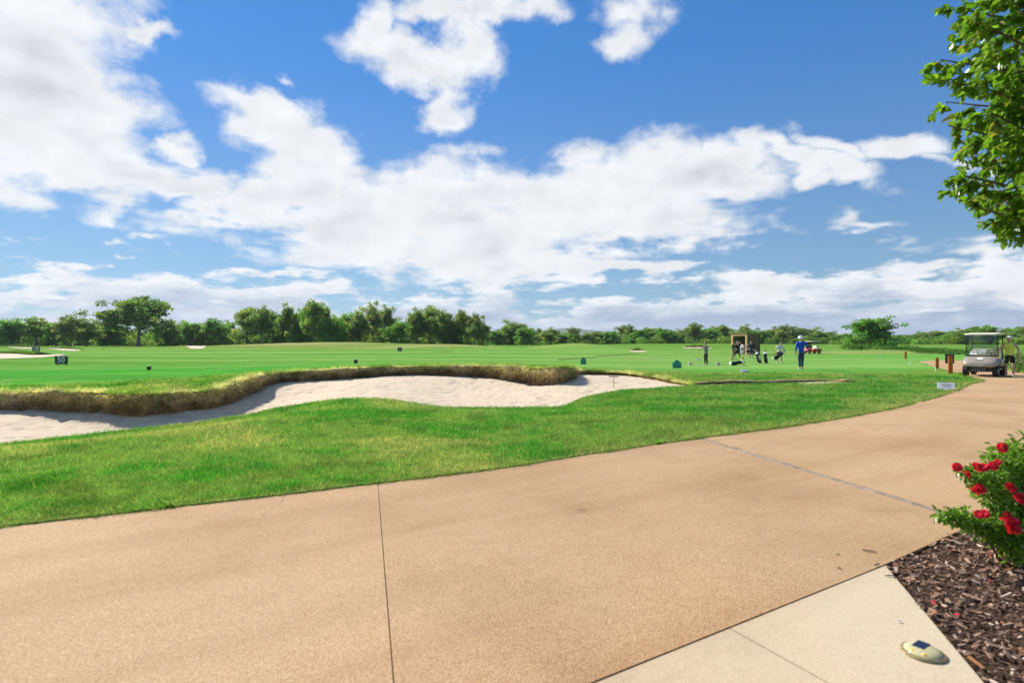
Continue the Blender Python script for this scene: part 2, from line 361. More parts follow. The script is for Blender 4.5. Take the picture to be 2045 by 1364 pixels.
def plain(name, color, rough=0.6, metal=0.0, var=0.12, scale=30.0, spec=0.5, bmp=0.0):
    """paint, cloth, plastic: a colour with slight wear and grain"""
    m, nt = new_mat(name)
    c = nt.node('ShaderNodeTexCoord').outputs['Object']
    n = nt.noise(c, scale, 5, 0.6)
    col = nt.mix(nt.ss(n, 0.3, 0.7), (*[k * (1 - var) for k in color], 1), (*[min(1, k * (1 + var)) for k in color], 1))
    nr = bump(nt, nt.noise(c, scale * 3, 4), bmp, 0.01) if bmp else None
    principled(nt, col, nt.lin(n, 0.2, 0.8, max(0.02, rough - .08), min(1, rough + .08)), metal, spec, nr)
    return m
def leafy(name, attr=True, base=(0.06, 0.13, 0.02), trans=0.35, gloss=0.25, rough=0.45):
    """leaf: diffuse with light coming through and a little sheen; the attribute carries each leaf's own tint"""
    m, nt = new_mat(name)
    if attr:
        a = nt.node('ShaderNodeAttribute', attribute_name='tint'); col = a.outputs['Color']
    else: col = nt.node('ShaderNodeRGB').outputs[0]; col.default_value = (*base, 1)
    b = nt.node('ShaderNodeBsdfPrincipled'); nt.put(b.inputs['Base Color'], col); nt.put(b.inputs['Roughness'], rough); nt.put(b.inputs['Specular IOR Level'], gloss)
    t = nt.node('ShaderNodeBsdfTranslucent'); nt.put(t.inputs['Color'], nt.vmath('MULTIPLY', col, (1.35, 1.45, 0.7)))
    mx = nt.node('ShaderNodeMixShader'); mx.inputs[0].default_value = trans
    nt.l.new(b.outputs[0], mx.inputs[1]); nt.l.new(t.outputs[0], mx.inputs[2]); nt.l.new(mx.outputs[0], nt.out.inputs[0])
    return m

def mat_turf():
    m, nt = new_mat('turf'); p = pos(nt)
    mown = nt.node('ShaderNodeAttribute', attribute_name='mown').outputs['Fac']
    dry = nt.node('ShaderNodeAttribute', attribute_name='dry').outputs['Fac']
    px = nt.vmath('MULTIPLY', p, (1, 1, 0.2))
    fine = nt.noise(px, 55, 6, 0.7); mid = nt.noise(px, 4.0, 6, 0.6); big = nt.noise(px, 0.35, 5, 0.6); huge = nt.noise(nt.vmath('MULTIPLY', p, (0.35, 1.4, 0)), 0.055, 4, 0.55)
    rough_c = nt.mix(nt.ss(nt.math('MULTIPLY_ADD', mid, 0.5, nt.math('MULTIPLY', fine, 0.5)), 0.36, 0.66), (0.060, 0.150, 0.014, 1), (0.150, 0.290, 0.040, 1))
    rough_c = nt.mix(nt.math('MULTIPLY', nt.ss(big, 0.42, 0.68), 0.55), rough_c, (0.185, 0.265, 0.060, 1))
    mown_c = nt.mix(nt.ss(nt.math('MULTIPLY_ADD', big, 0.45, nt.math('MULTIPLY', huge, 0.55)), 0.36, 0.62), (0.040, 0.265, 0.026, 1), (0.110, 0.310, 0.045, 1))
    mown_c = nt.mix(nt.math('MULTIPLY', nt.ss(fine, 0.45, 0.75), 0.35), mown_c, (0.090, 0.29, 0.045, 1))
    em = nt.node('ShaderNodeAttribute', attribute_name='emerald').outputs['Fac']
    mown_c = nt.mix(em, nt.mix(nt.ss(nt.math('MULTIPLY_ADD', big, 0.4, nt.math('MULTIPLY', huge, 0.6)), 0.38, 0.62), (0.085, 0.245, 0.035, 1), (0.185, 0.320, 0.070, 1)), mown_c)
    cut = nt.noise(nt.vmath('MULTIPLY', p, (0.10, 1.0, 0)), 0.30, 5, 0.65); cut2 = nt.noise(nt.vmath('ADD', nt.vmath('MULTIPLY', p, (0.06, 0.5, 0)), (9, 2, 0)), 0.12, 3, 0.6)
    mown_c = nt.mix(nt.math('MULTIPLY', nt.ss(cut, 0.46, 0.60), 0.6), mown_c, (0.075, 0.215, 0.040, 1)); mown_c = nt.mix(nt.math('MULTIPLY', nt.math('MULTIPLY', nt.ss(cut2, 0.46, 0.60), nt.math('SUBTRACT', 1.0, em)), 0.75), mown_c, (0.185, 0.340, 0.080, 1))
    c = nt.mix(mown, rough_c, mown_c)
    dn = nt.math('MULTIPLY', dry, nt.ss(nt.math('MULTIPLY_ADD', mid, 0.6, nt.math('MULTIPLY', fine, 0.4)), 0.22, 0.62), clamp=True)
    c = nt.mix(dn, c, nt.mix(fine, (0.27, 0.225, 0.085, 1), (0.50, 0.43, 0.19, 1)))
    hgt = nt.math('MULTIPLY_ADD', fine, 0.5, nt.math('MULTIPLY', mid, 0.5))
    principled(nt, c, 1.0, 0, 0.0, bump(nt, hgt, 0.55, 0.05))
    return m
def mat_aggregate(name, tones, scale=95.0, contrast=1.0, bumpd=0.004):
    m, nt = new_mat(name); p = pos(nt)
    cell = nt.node('ShaderNodeTexVoronoi'); nt.put(cell.inputs['Vector'], p); cell.inputs['Scale'].default_value = scale
    cell2 = nt.voro(p, scale * .37, 'F1', 'Color')
    rnd = nt.sep(cell.outputs['Color'])[0]
    col = nt.ramp(rnd, tones)
    gap = nt.ss(cell.outputs['Distance'], 0.48, 0.78)
    col = nt.mix(nt.math('MULTIPLY', gap, 0.42 * contrast), col, (tones[0][1][0] * .55, tones[0][1][1] * .5, tones[0][1][2] * .45, 1))
    blot = nt.noise(p, 0.55, 5, 0.62); stain = nt.noise(p, 2.3, 6, 0.66); pink = nt.noise(nt.vmath('ADD', p, (7, 3, 0)), 0.28, 3, 0.5)
    col = nt.mix(nt.math('MULTIPLY', nt.ss(blot, 0.42, 0.66), 0.50), col, nt.vmath('MULTIPLY', col, (0.74, 0.70, 0.66)))
    col = nt.mix(nt.math('MULTIPLY', nt.ss(stain, 0.52, 0.8), 0.30), col, nt.vmath('MULTIPLY', col, (0.80, 0.74, 0.70)))
    col = nt.mix(nt.math('MULTIPLY', nt.ss(pink, 0.45, 0.7), 0.5), col, nt.vmath('MULTIPLY', col, (1.07, 0.95, 0.88)))
    wide = nt.noise(nt.vmath('MULTIPLY', p, (0.5, 1, 1)), 14.0, 4, 0.6)
    col = nt.mix(nt.math('MULTIPLY', nt.ss(wide, 0.35, 0.75), 0.18), col, nt.vmath('MULTIPLY', col, (0.82, 0.80, 0.76)))
    along = nt.noise(nt.comb(nt.vmath('DOT_PRODUCT', p, (0.10, 0.066, 0)), nt.vmath('DOT_PRODUCT', p, (-0.83, 1.25, 0)), 0.0), 1.0, 5, 0.6)
    col = nt.mix(nt.math('MULTIPLY', nt.ss(along, 0.44, 0.66), 0.48), col, nt.vmath('MULTIPLY', col, (0.80, 0.75, 0.70)))
    vn = nt.voro(nt.vmath('ADD', p, nt.vmath('SCALE', nt.noise(p, 1.3, 3, 0.6, col=True), None, 0.5)), 0.33, 'DISTANCE_TO_EDGE')
    crack = nt.math('MULTIPLY', nt.math('SUBTRACT', 1.0, nt.ss(vn, 0.0, 0.0045)), nt.ss(nt.noise(p, 0.45, 2), 0.5, 0.62))
    col = nt.mix(nt.math('MULTIPLY', crack, 0.40 if contrast > .5 else 0.0), col, (0.12, 0.08, 0.05, 1))
    sp_ = nt.voro(nt.vmath('ADD', p, nt.vmath('SCALE', nt.noise(p, 9, 3, .6, col=True), None, .06)), 1.15, 'F1', 'Distance'); spot = nt.math('MULTIPLY', nt.math('SUBTRACT', 1.0, nt.ss(sp_, 0.02, 0.11)), nt.ss(nt.noise(p, 1.1, 2), .52, .6))
    col = nt.mix(nt.math('MULTIPLY', spot, 0.35 if contrast > .5 else 0.12), col, nt.vmath('MULTIPLY', col, (0.45, 0.40, 0.36)))
    damp = nt.noise(nt.vmath('ADD', nt.vmath('MULTIPLY', p, (.6, 1, 1)), (3, 8, 0)), 1.1, 6, .7); col = nt.mix(nt.math('MULTIPLY', nt.ss(damp, .58, .72), .38), col, nt.vmath('MULTIPLY', col, (0.72, 0.67, 0.62)))
    fade = nt.noise(nt.vmath('ADD', p, (21, 5, 0)), 0.42, 4, .6); col = nt.mix(nt.math('MULTIPLY', nt.ss(fade, .48, .68), .45 if contrast > .5 else .1), col, nt.vmath('ADD', nt.vmath('MULTIPLY', col, (.92, .92, .92)), (0.075, 0.062, 0.048)))
    oi = nt.node('ShaderNodeObjectInfo').outputs['Random']; k = nt.lin(oi, 0, 1, 0.94, 1.05); col = nt.vmath('SCALE', col, None, k)
    principled(nt, col, nt.lin(rnd, 0, 1, 0.7, 0.92), 0, 0.12, bump(nt, nt.math('SUBTRACT', 1.0, cell.outputs['Distance']), 0.7, bumpd))
    return m
def mat_sand():
    m, nt = new_mat('sand'); p = pos(nt)
    g = nt.noise(p, 160, 4, 0.7); w = nt.noise(p, 3.0, 6, 0.6); b = nt.noise(p, 0.4, 4, 0.5)
    c = nt.mix(nt.ss(w, 0.3, 0.7), (0.53, 0.425, 0.295, 1), (0.62, 0.515, 0.37, 1)); c = nt.mix(nt.math('MULTIPLY', nt.ss(b, 0.4, 0.65), 0.4), c, (0.56, 0.43, 0.33, 1))
    c = nt.mix(nt.math('MULTIPLY', nt.ss(g, 0.5, 0.8), 0.2), c, (0.40, 0.31, 0.22, 1))
    marks = nt.noise(nt.vmath('MULTIPLY', p, (1, 0.6, 1)), 7.0, 5, 0.65)
    h = nt.math('MULTIPLY_ADD', marks, 1.0, nt.math('MULTIPLY', g, 0.05))
    principled(nt, c, 0.95, 0, 0.1, bump(nt, h, 0.55, 0.07))
    return m
M_turf = mat_turf(); M_sand = mat_sand()
M_drive = mat_aggregate('drive_aggregate', [(0.0, (0.36, 0.215, 0.108)), (0.3, (0.44, 0.280, 0.145)), (0.65, (0.50, 0.333, 0.182)), (1.0, (0.57, 0.42, 0.255))], 150.0, .75)
M_slab = mat_aggregate('pale_concrete', [(0.0, (0.47, 0.38, 0.255)), (0.5, (0.52, 0.425, 0.295)), (1.0, (0.56, 0.47, 0.335))], 150.0, 0.25, 0.0012)
M_leaf = leafy('leaf', trans=0.5, gloss=0.2)
M_grass = leafy('grass_blade', trans=0.42, gloss=0.15, rough=0.6)
M_dryface = None

# ------------------------------------------------------------------ ground sheet (polar grid round the camera, fine where it is near)
def build_ground():
    ang = np.r_[np.linspace(-180, -64, 50)[:-1], np.linspace(-64, 64, 560), np.linspace(64, 180, 50)[1:-1]] * math.pi / 180
    rad = np.r_[np.geomspace(0.6, 4.0, 26)[:-1], np.geomspace(4.0, 62, 470), np.geomspace(62, 300, 80)[1:], np.geomspace(300, 4500, 40)[1:]]
    A, Rr = np.meshgrid(ang, rad); X = Rr * np.sin(A); Y = Rr * np.cos(A)
    Z = H(X, Y)
    near = (Rr < 90)
    mown = np.zeros_like(X); dry = np.zeros_like(X)
    inp = np.zeros(X.shape, bool); inp[near] = inside(X[near], Y[near], drive_poly) | inside(X[near], Y[near], SLAB) | inside(X[near], Y[near], BED)
    Z = np.where(inp, Z - 0.09, Z)
    bb = (X > -24) & (X < 12) & (Y > 8) & (Y < 27)
    ix, iy = X[bb], Y[bb]
    ins = inside(ix, iy, bunker_poly); dl = dist_line(ix, iy, lip_c[::2]); df = dist_line(ix, iy, front_c[::2])
    cut = ins | ((dl < 0.10) & (df > 0.25))
    sz = sand_z(ix, iy)
    zz = Z[bb]; k = np.where(ins, sstep(df, 0.0, 0.35), 1.0)
    zin = np.where(ins & (df < 0.35) & (dl > 0.3), zz * (1 - k) + (sz - 0.12) * k, sz - 0.12)
    zz = np.where(cut, np.minimum(zz, zin), zz); Z[bb] = zz
    # mown areas: beyond the bunker; dry straw along the lip and on the far ridge
    U = X / np.maximum(Y, .1) * FPX + CU
    yb = np.interp(U, [-400, 0, 200, 400, 500, 700, 950, 1140, 1300, 1400, 1560, 1750, 1900, 2300], [18.5, 17.5, 17.3, 18.5, 22, 24, 24.6, 26, 27.5, 27, 27, 27, 31, 40])
    yb = yb + 0.5 * (vnoise(X * .5, Y * .5, 5) - .5)
    mown = sstep(Y - yb, -0.15, 0.35) * (1 - sstep(Y, 95, 150) * 0.75)
    # bands of longer grass between the cuts
    band = np.exp(-((Y - (46 + 0.05 * X + 2 * np.sin(X * .08))) / 1.6) ** 2) + np.exp(-((Y - (84 + .1 * X)) / 6) ** 2) * .7
    mown = mown * (1 - 0.55 * np.clip(band, 0, 1))
    dry[bb] = np.exp(-np.maximum(dl - 0.05, 0) / 0.32) * (0.55 + 0.7 * vnoise(ix * .8, iy * .8, 8)) * (~ins)
    for u, Yd, wx, wy, s in [(600, 146, 22, 5, 1.0), (850, 138, 20, 5, .9), (390, 160, 5, 4, 1.4), (1000, 120, 25, 4, .4), (250, 130, 60, 6, .35), (1480, 92, 16, 5, .3), (1700, 90, 14, 4, .9), (1900, 100, 25, 5, .8), (1300, 60, 12, 8, .25)]:
        dry = np.maximum(dry, s * np.exp(-((X - (u - CU) / FPX * Yd) / wx) ** 2 - ((Y - Yd) / wy) ** 2))
    e = np.full(X.shape, 9.0); nb = (Rr < 30); e[nb] = dist_line(X[nb], Y[nb], edge_L[::3])
    dry = np.maximum(dry, 0.75 * np.exp(-e / 0.35) * sstep(U, 1300, 1500)); dry = np.maximum(dry, 0.4 * np.exp(-e / 0.2))
    dry = np.maximum(dry, 0.5 * sstep(fbm(X * .35, Y * .35, 31), .5, .75) * (Rr < 28))
    em = np.exp(-((X + 19) / 15) ** 2 - ((Y - 26) / 11) ** 2) * 1.2 + .8 * np.exp(-((X - 46) / 12) ** 2 - ((Y - 66) / 9) ** 2) + .35 * np.exp(-((X - 10) / 12) ** 2 - ((Y - 30) / 4) ** 2); em = np.clip(em, 0, 1)
    na = len(ang); nr = len(rad)
    V = np.c_[X.ravel(), Y.ravel(), Z.ravel()]
    i, j = np.meshgrid(np.arange(nr - 1), np.arange(na), indexing='ij'); j2 = (j + 1) % na
    F = np.stack([i * na + j, i * na + j2, (i + 1) * na + j2, (i + 1) * na + j], -1).reshape(-1, 4)[:, ::-1]
    me = np_mesh('ground', V, F, M_turf, True, attrs={'mown': mown.ravel(), 'emerald': em.ravel(), 'dry': np.clip(dry, 0, 1).ravel()})
    o = link('ground', me); tag(o, kind='structure'); return o
build_ground()

def build_sand():
    xs = np.arange(-22.5, 9.0, 0.09); ys = np.arange(9.2, 25.6, 0.09)
    X, Y = np.meshgrid(xs, ys); keep = inside(X, Y, bunker_poly)
    dl = dist_line(X, Y, lip_c[::2]); df = dist_line(X, Y, front_c[::2])
    keep |= (dl < 0.3) | (df < 0.2)
    Z = sand_z(X, Y)
    out = ~inside(X, Y, bunker_poly)
    Z = np.where(out & (df < dl), np.minimum(Z, H(X, Y) - 0.03), Z)
    # raked marks and heel prints
    for k in range(1100):
        a = RNG.integers(0, len(bunker_poly)); cx = RNG.uniform(-20, 6); cy = RNG.uniform(10, 24)
        r = RNG.uniform(.07, .16); m = (np.abs(X - cx) < .4) & (np.abs(Y - cy) < .4)
        if m.any():
            q = ((X[m] - cx) ** 2 + (Y[m] - cy) ** 2) / r ** 2; Z[m] += 0.045 * (0.7 * q - 1) * np.exp(-q)
    idx = -np.ones(X.shape, int)
    cell = keep[:-1, :-1] & keep[1:, :-1] & keep[:-1, 1:] & keep[1:, 1:]
    n, m = X.shape; g = np.arange(n * m).reshape(n, m)
    F = np.stack([g[:-1, :-1][cell], g[:-1, 1:][cell], g[1:, 1:][cell], g[1:, :-1][cell]], -1)
    used = np.unique(F); rm = -np.ones(n * m, int); rm[used] = np.arange(len(used))
    V = np.c_[X.ravel(), Y.ravel(), Z.ravel()][used]
    o = link('bunker_sand', np_mesh('bunker_sand', V, rm[F], M_sand, True)); tag(o, 'raked pale sand filling the long bunker', 'sand', kind='structure')
build_sand()

# ------------------------------------------------------------------ drive slabs, joints, footpath
def half_plane_clip(poly, p, q):
    """keep the part of poly left of the line p->q"""
    out = []; s = lambda a: (q[0] - p[0]) * (a[1] - p[1]) - (q[1] - p[1]) * (a[0] - p[0])
    for i in range(len(poly)):
        a, b = poly[i], poly[(i + 1) % len(poly)]; sa, sb = s(a), s(b)
        if sa >= 0: out.append(a)
        if sa * sb < 0: t = sa / (sa - sb); out.append((a[0] + t * (b[0] - a[0]), a[1] + t * (b[1] - a[1])))
    return out
def poly_slab(name, poly, z, depth, mat, parent=None, inset=0.0):
    bm = bmesh.new(); pts = []
    for p in poly:
        if not pts or math.hypot(p[0] - pts[-1][0], p[1] - pts[-1][1]) > 0.004: pts.append(p)
    vs_ = [bm.verts.new((p[0], p[1], z)) for p in pts]
    f = bm.faces.new(vs_)
    if f.normal.z < 0 or (f.normal_update() or f.normal.z < 0): f.normal_flip()
    r = bmesh.ops.extrude_face_region(bm, geom=[f]); 
    for g in r['geom']:
        if isinstance(g, bmesh.types.BMVert): g.co.z = z - depth
    bmesh.ops.recalc_face_normals(bm, faces=bm.faces)
    tops = [f for f in bm.faces if len(f.verts) > 4]
    bmesh.ops.triangulate(bm, faces=tops)
    return bm_obj(name, bm, mat, parent)
def shift(p, q, d):
    L = math.hypot(q[0] - p[0], q[1] - p[1]); n = (-(q[1] - p[1]) / L * d, (q[0] - p[0]) / L * d)
    return (p[0] + n[0], p[1] + n[1]), (q[0] + n[0], q[1] + n[1])
drive = tag(empty('drive'), 'wide tan exposed aggregate drive curving past the grass', 'drive', kind='structure')
dpoly = [tuple(p) for p in drive_poly]
J1 = ((-0.52, 2.5), (-1.37, 5.82)); J1 = (J1[0], J1[1])               # thin saw joint, from near to far
def ext(j, k=6.0):
    d = (j[1][0] - j[0][0], j[1][1] - j[0][1]); return (j[0][0] - d[0] * k, j[0][1] - d[1] * k), (j[1][0] + d[0] * k, j[1][1] + d[1] * k)
J2 = ((3.78, 5.01), (2.97, 8.60))                                     # grey drain strip
j1 = ext(J1); j2 = ext(J2)
left = half_plane_clip(dpoly, *shift(*j1, 0.003)); rest = half_plane_clip(dpoly, *shift(j1[1], j1[0], 0.003))
mid_ = half_plane_clip(rest, *shift(*j2, 0.05)); far_ = half_plane_clip(rest, *shift(j2[1], j2[0], 0.05))
for nm, pl in (('slab', left), ('slab', mid_), ('slab', far_)): poly_slab(nm, pl, 0.0, 0.12, M_drive, drive)
M_strip = plain('grey_strip', (0.27, 0.222, 0.168), 0.95, 0, 0.35, 9, 0.05)
strip = half_plane_clip(half_plane_clip(half_plane_clip([tuple(p) for p in drive_poly], *shift(*j2, -0.048)), *shift(j2[1], j2[0], -0.048)), (-1, -5), (16, 4))
poly_slab('drain_strip', strip, -0.004, 0.1, M_strip, drive)
foot = tag(empty('footpath'), 'pale smooth concrete footpath beside the mulch bed', 'footpath', kind='structure')
# joints: one along the drive (dark filler), one across
SJ = (at_z(1460, 1258), at_z(1650, 1364)); sj = ext(SJ, 8)
sl = [tuple(p) for p in SLAB]
sl = half_plane_clip(sl, *shift((0.347 - 2.153 * 3, 2.5 - 1.32 * 3), (2.5 + 2.153, 3.82 + 1.32), -0.012)) if False else sl
cA = half_plane_clip(sl, *shift(*sj, 0.004)); cB = half_plane_clip(sl, *shift(sj[1], sj[0], 0.004))
c0 = (sum(p[0] for p in sl) / len(sl), sum(p[1] for p in sl) / len(sl))
def shrink_top(pl):  # leave a finger-wide joint against the drive
    a, b = (0.347 - 2.153 * 4, 2.5 - 1.32 * 4), (2.5 + 2.153 * 2, 3.82 + 1.32 * 2)
    return half_plane_clip(pl, *shift(b, a, 0.016))
poly_slab('slab', shrink_top(cA), 0.002, 0.1, M_slab, foot); poly_slab('slab', shrink_top(cB), 0.002, 0.1, M_slab, foot)
M_joint = plain('joint_filler', (0.035, 0.03, 0.028), 0.95)
jl = [(0.347 - 2.153 * 1.6, 2.5 - 1.32 * 1.6), (2.5, 3.82)]
(a1, b1), (a2, b2) = shift(jl[0], jl[1], -0.001), shift(jl[0], jl[1], -0.0155)
poly_slab('joint_filler', [a1, b1, b2, a2], -0.006, 0.08, M_joint, foot)
# ground below the joints

# ------------------------------------------------------------------ turf face of the bunker
def lip_frame(line):
    P = line[:, :2]; T = np.gradient(P, axis=0); T /= np.linalg.norm(T, axis=1)[:, None] + 1e-9
    N = np.c_[-T[:, 1], T[:, 0]]                       # left of travel; travel runs left to right, so this points away from the sand
    k = np.ones(7) / 7
    N = np.c_[np.convolve(np.pad(N[:, 0], 3, 'edge'), k, 'valid'), np.convolve(np.pad(N[:, 1], 3, 'edge'), k, 'valid')]
    return N / (np.linalg.norm(N, axis=1)[:, None] + 1e-9)
def mat_face():
    m, nt = new_mat('turf_face'); p = pos(nt)
    t = nt.node('ShaderNodeAttribute', attribute_name='drop').outputs['Fac']
    v = nt.vmath('MULTIPLY', p, (1, 1, 0.35)); n = nt.noise(v, 14, 6, 0.7); b = nt.noise(p, 2.2, 4, 0.6)
    soil = nt.mix(nt.ss(n, 0.3, 0.7), (0.10, 0.062, 0.033, 1), (0.36, 0.24, 0.13, 1))
    straw = nt.mix(nt.ss(n, 0.3, 0.7), (0.24, 0.17, 0.07, 1), (0.55, 0.46, 0.24, 1))
    k = nt.math('ADD', t, nt.math('MULTIPLY', nt.math('SUBTRACT', b, 0.5), 0.9))
    c = nt.mix(nt.ss(k, 0.42, 0.80), straw, soil)
    principled(nt, c, 0.95, 0, 0.1, bump(nt, n, 0.9, 0.06)); return m
M_face = mat_face()
def build_face():
    L = catmull([(*t, f[2]) for t, f in zip(lip_top, lip_foot)], 0.07); N = lip_frame(L); n = len(L)
    L[:, 2] += 0.10 * (fbm(L[:, 0] * 1.3, L[:, 1] * 1.3, 45, 4) - .5) * np.clip((L[:, 2] - L[:, 3]) / .4, .1, 1); wob = 0.34 * (fbm(L[:, 0] * 1.1, L[:, 1] * 1.1, 47, 3) - .5)
    rows = [(0.55, 0.0, -0.03), (0.30, 0.0, 0.004), (0.10, 0.0, 0.02), (-0.05, 0.02, 0.012), (-0.12, 0.12, 0), (-0.12, 0.26, 0), (-0.08, 0.42, 0), (-0.05, 0.6, 0), (-0.03, 0.8, 0), (-0.05, 1.0, 0), (-0.02, 1.0, -0.10)]
    V = []; dr = []
    amp = np.clip((L[:, 2] - L[:, 3]) / 0.4, 0.12, 1.0)
    for k, (off, t, dz) in enumerate(rows):
        o = (off + wob * (1 if 2 < k < 9 else .4)) * amp if k > 2 else np.full(n, off)
        jit = (0.30 * (fbm(L[:, 0] * 1.7 + k * .35, L[:, 1] * 1.7, 40 + k // 3, 4) - .5) + 0.05 * (RNG.random(n) - .5)) * amp * (1 if 2 < k < 9 else .25)
        x = L[:, 0] + N[:, 0] * (o + jit); y = L[:, 1] + N[:, 1] * (o + jit)
        if k < 2: z = H(x, y) + (0.004 if k else -0.03)
        else: z = L[:, 2] * (1 - t) + L[:, 3] * t + dz + 0.02 * (RNG.random(n) - .5) * amp
        if k >= 9: z = np.minimum(z, sand_z(x, y) - 0.03)
        V.append(np.c_[x, y, z]); dr.append(np.full(n, max(0, t)))
    V = np.concatenate(V); g = np.arange(len(rows) * n).reshape(len(rows), n)
    F = np.stack([g[:-1, :-1], g[1:, :-1], g[1:, 1:], g[:-1, 1:]], -1).reshape(-1, 4)
    o = link('turf_face', np_mesh('turf_face', V, F, M_face, True, attrs={'drop': np.concatenate(dr)})); tag(o, 'rough brown turf face along the far edge of the bunker', 'bunker lip', kind='structure')
build_face()

def blades(base, dirs, length, width, cols, name, mat, label=None, cat=None, parent=None):
    n = len(base); base = np.asarray(base); dirs = dirs / (np.linalg.norm(dirs, axis=1)[:, None] + 1e-9)
    a = RNG.random(n) * 2 * math.pi; rv = np.c_[np.cos(a), np.sin(a), 0.2 * RNG.standard_normal(n)]
    side = np.cross(dirs, rv); side /= np.linalg.norm(side, axis=1)[:, None] + 1e-9
    w = (np.asarray(width) / 2)[:, None]; Ln = np.asarray(length)[:, None]
    V = np.stack([base - side * w, base + side * w, base + dirs * Ln], 1).reshape(-1, 3)
    F = np.arange(3 * n).reshape(n, 3)
    o = link(name, np_mesh(name, V, F, mat, False, np.repeat(cols, 3, 0)), parent); tag(o, label, cat, kind='stuff'); return o
def mixc(a, b, t): return np.asarray(a)[None] * (1 - t[:, None]) + np.asarray(b)[None] * t[:, None]

def build_lip_grass():
    L = catmull([(*t, f[2]) for t, f in zip(lip_top, lip_foot)], 0.05); N = lip_frame(L)
    vis = (L[:, 0] / L[:, 1] > -1.05); L, N = L[vis], N[vis]
    h = np.clip(L[:, 2] - L[:, 3], 0, 1)
    # upright and drooping straw on the lip
    n = 80000; i = RNG.integers(0, len(L), n); off = RNG.gamma(1.6, 0.13, n) - 0.10
    clump = fbm(L[i, 0] * 1.1, L[i, 1] * 1.1, 61, 3); keep = RNG.random(n) < (0.25 + 0.9 * clump); i, off, clump = i[keep], off[keep], clump[keep]; n = len(i)
    x = L[i, 0] + N[i, 0] * off + RNG.normal(0, .03, n); y = L[i, 1] + N[i, 1] * off + RNG.normal(0, .03, n)
    z = np.where(off > 0.03, H(x, y), L[i, 2])
    d = np.c_[-N[i] * RNG.uniform(-.2, 1.3, n)[:, None] + RNG.normal(0, .5, (n, 2)), RNG.uniform(-.25, .8, n)]
    g = sstep(clump + RNG.normal(0, .12, n) + np.clip(off, 0, .5) * .9, .36, .66)
    cols = mixc((0.74, 0.67, 0.38), (0.22, 0.36, 0.065), g) * RNG.uniform(.65, 1.25, n)[:, None]
    blades(np.c_[x, y, z - .01], d, RNG.uniform(.05, .16, n) * (.45 + 1.5 * fbm(x * 2.6, y * 2.6, 63, 3)), np.full(n, .014), cols * (.45 + 1.05 * fbm(x * 3.3, y * 3.3, 65, 2))[:, None], 'straw_grass', M_grass, 'straw coloured long grass fringing the bunker lip', 'grass')
    # thatch hanging down the face
    n = 70000; i = RNG.integers(0, len(L), n); t = RNG.random(n) ** 0.85
    am = np.clip(h[i] / .4, .12, 1); off = -0.12 * am * np.interp(t, [0, .2, .5, 1], [.4, 1, .7, .3]) + RNG.normal(0, .035, n) * am
    x = L[i, 0] + N[i, 0] * off; y = L[i, 1] + N[i, 1] * off; z = L[i, 2] * (1 - t) + L[i, 3] * t
    bare = fbm(L[i, 0] * .8, L[i, 1] * .8, 75, 3); keep = (z > sand_z(x, y) + .02) & (RNG.random(n) < np.where(t < .3, 1, .15 + 1.0 * sstep(bare, .40, .58))); x, y, z, i, t = x[keep], y[keep], z[keep], i[keep], t[keep]; n = len(x)
    d = np.c_[-N[i] * RNG.uniform(.05, .9, n)[:, None] + RNG.normal(0, .35, (n, 2)), RNG.uniform(-1.3, .35, n)]
    pn = fbm(x * 1.5, z * 4 + y, 71, 3)
    tt = np.clip(t * 1.1 - .12 + (pn - .5) * 1.3 + RNG.normal(0, .15, n), 0, 1)
    cols = mixc((0.64, 0.53, 0.29), (0.28, 0.19, 0.105), tt) * RNG.uniform(.55, 1.35, n)[:, None]
    gr = RNG.random(n) < 0.14 * (1 - t); cols[gr] = np.array((0.10, 0.17, 0.03)) * RNG.uniform(.6, 1.3, gr.sum())[:, None]
    blades(np.c_[x, y, z], d, RNG.uniform(.05, .17, n) * np.clip(h[i] / .35, .3, 1) * (.4 + 1.5 * pn), np.full(n, .014), cols * (.4 + 1.2 * fbm(x * 4, z * 7 + y * 4, 73, 2))[:, None], 'thatch', M_grass, 'brown dead thatch hanging on the turf face', 'thatch')
build_lip_grass()

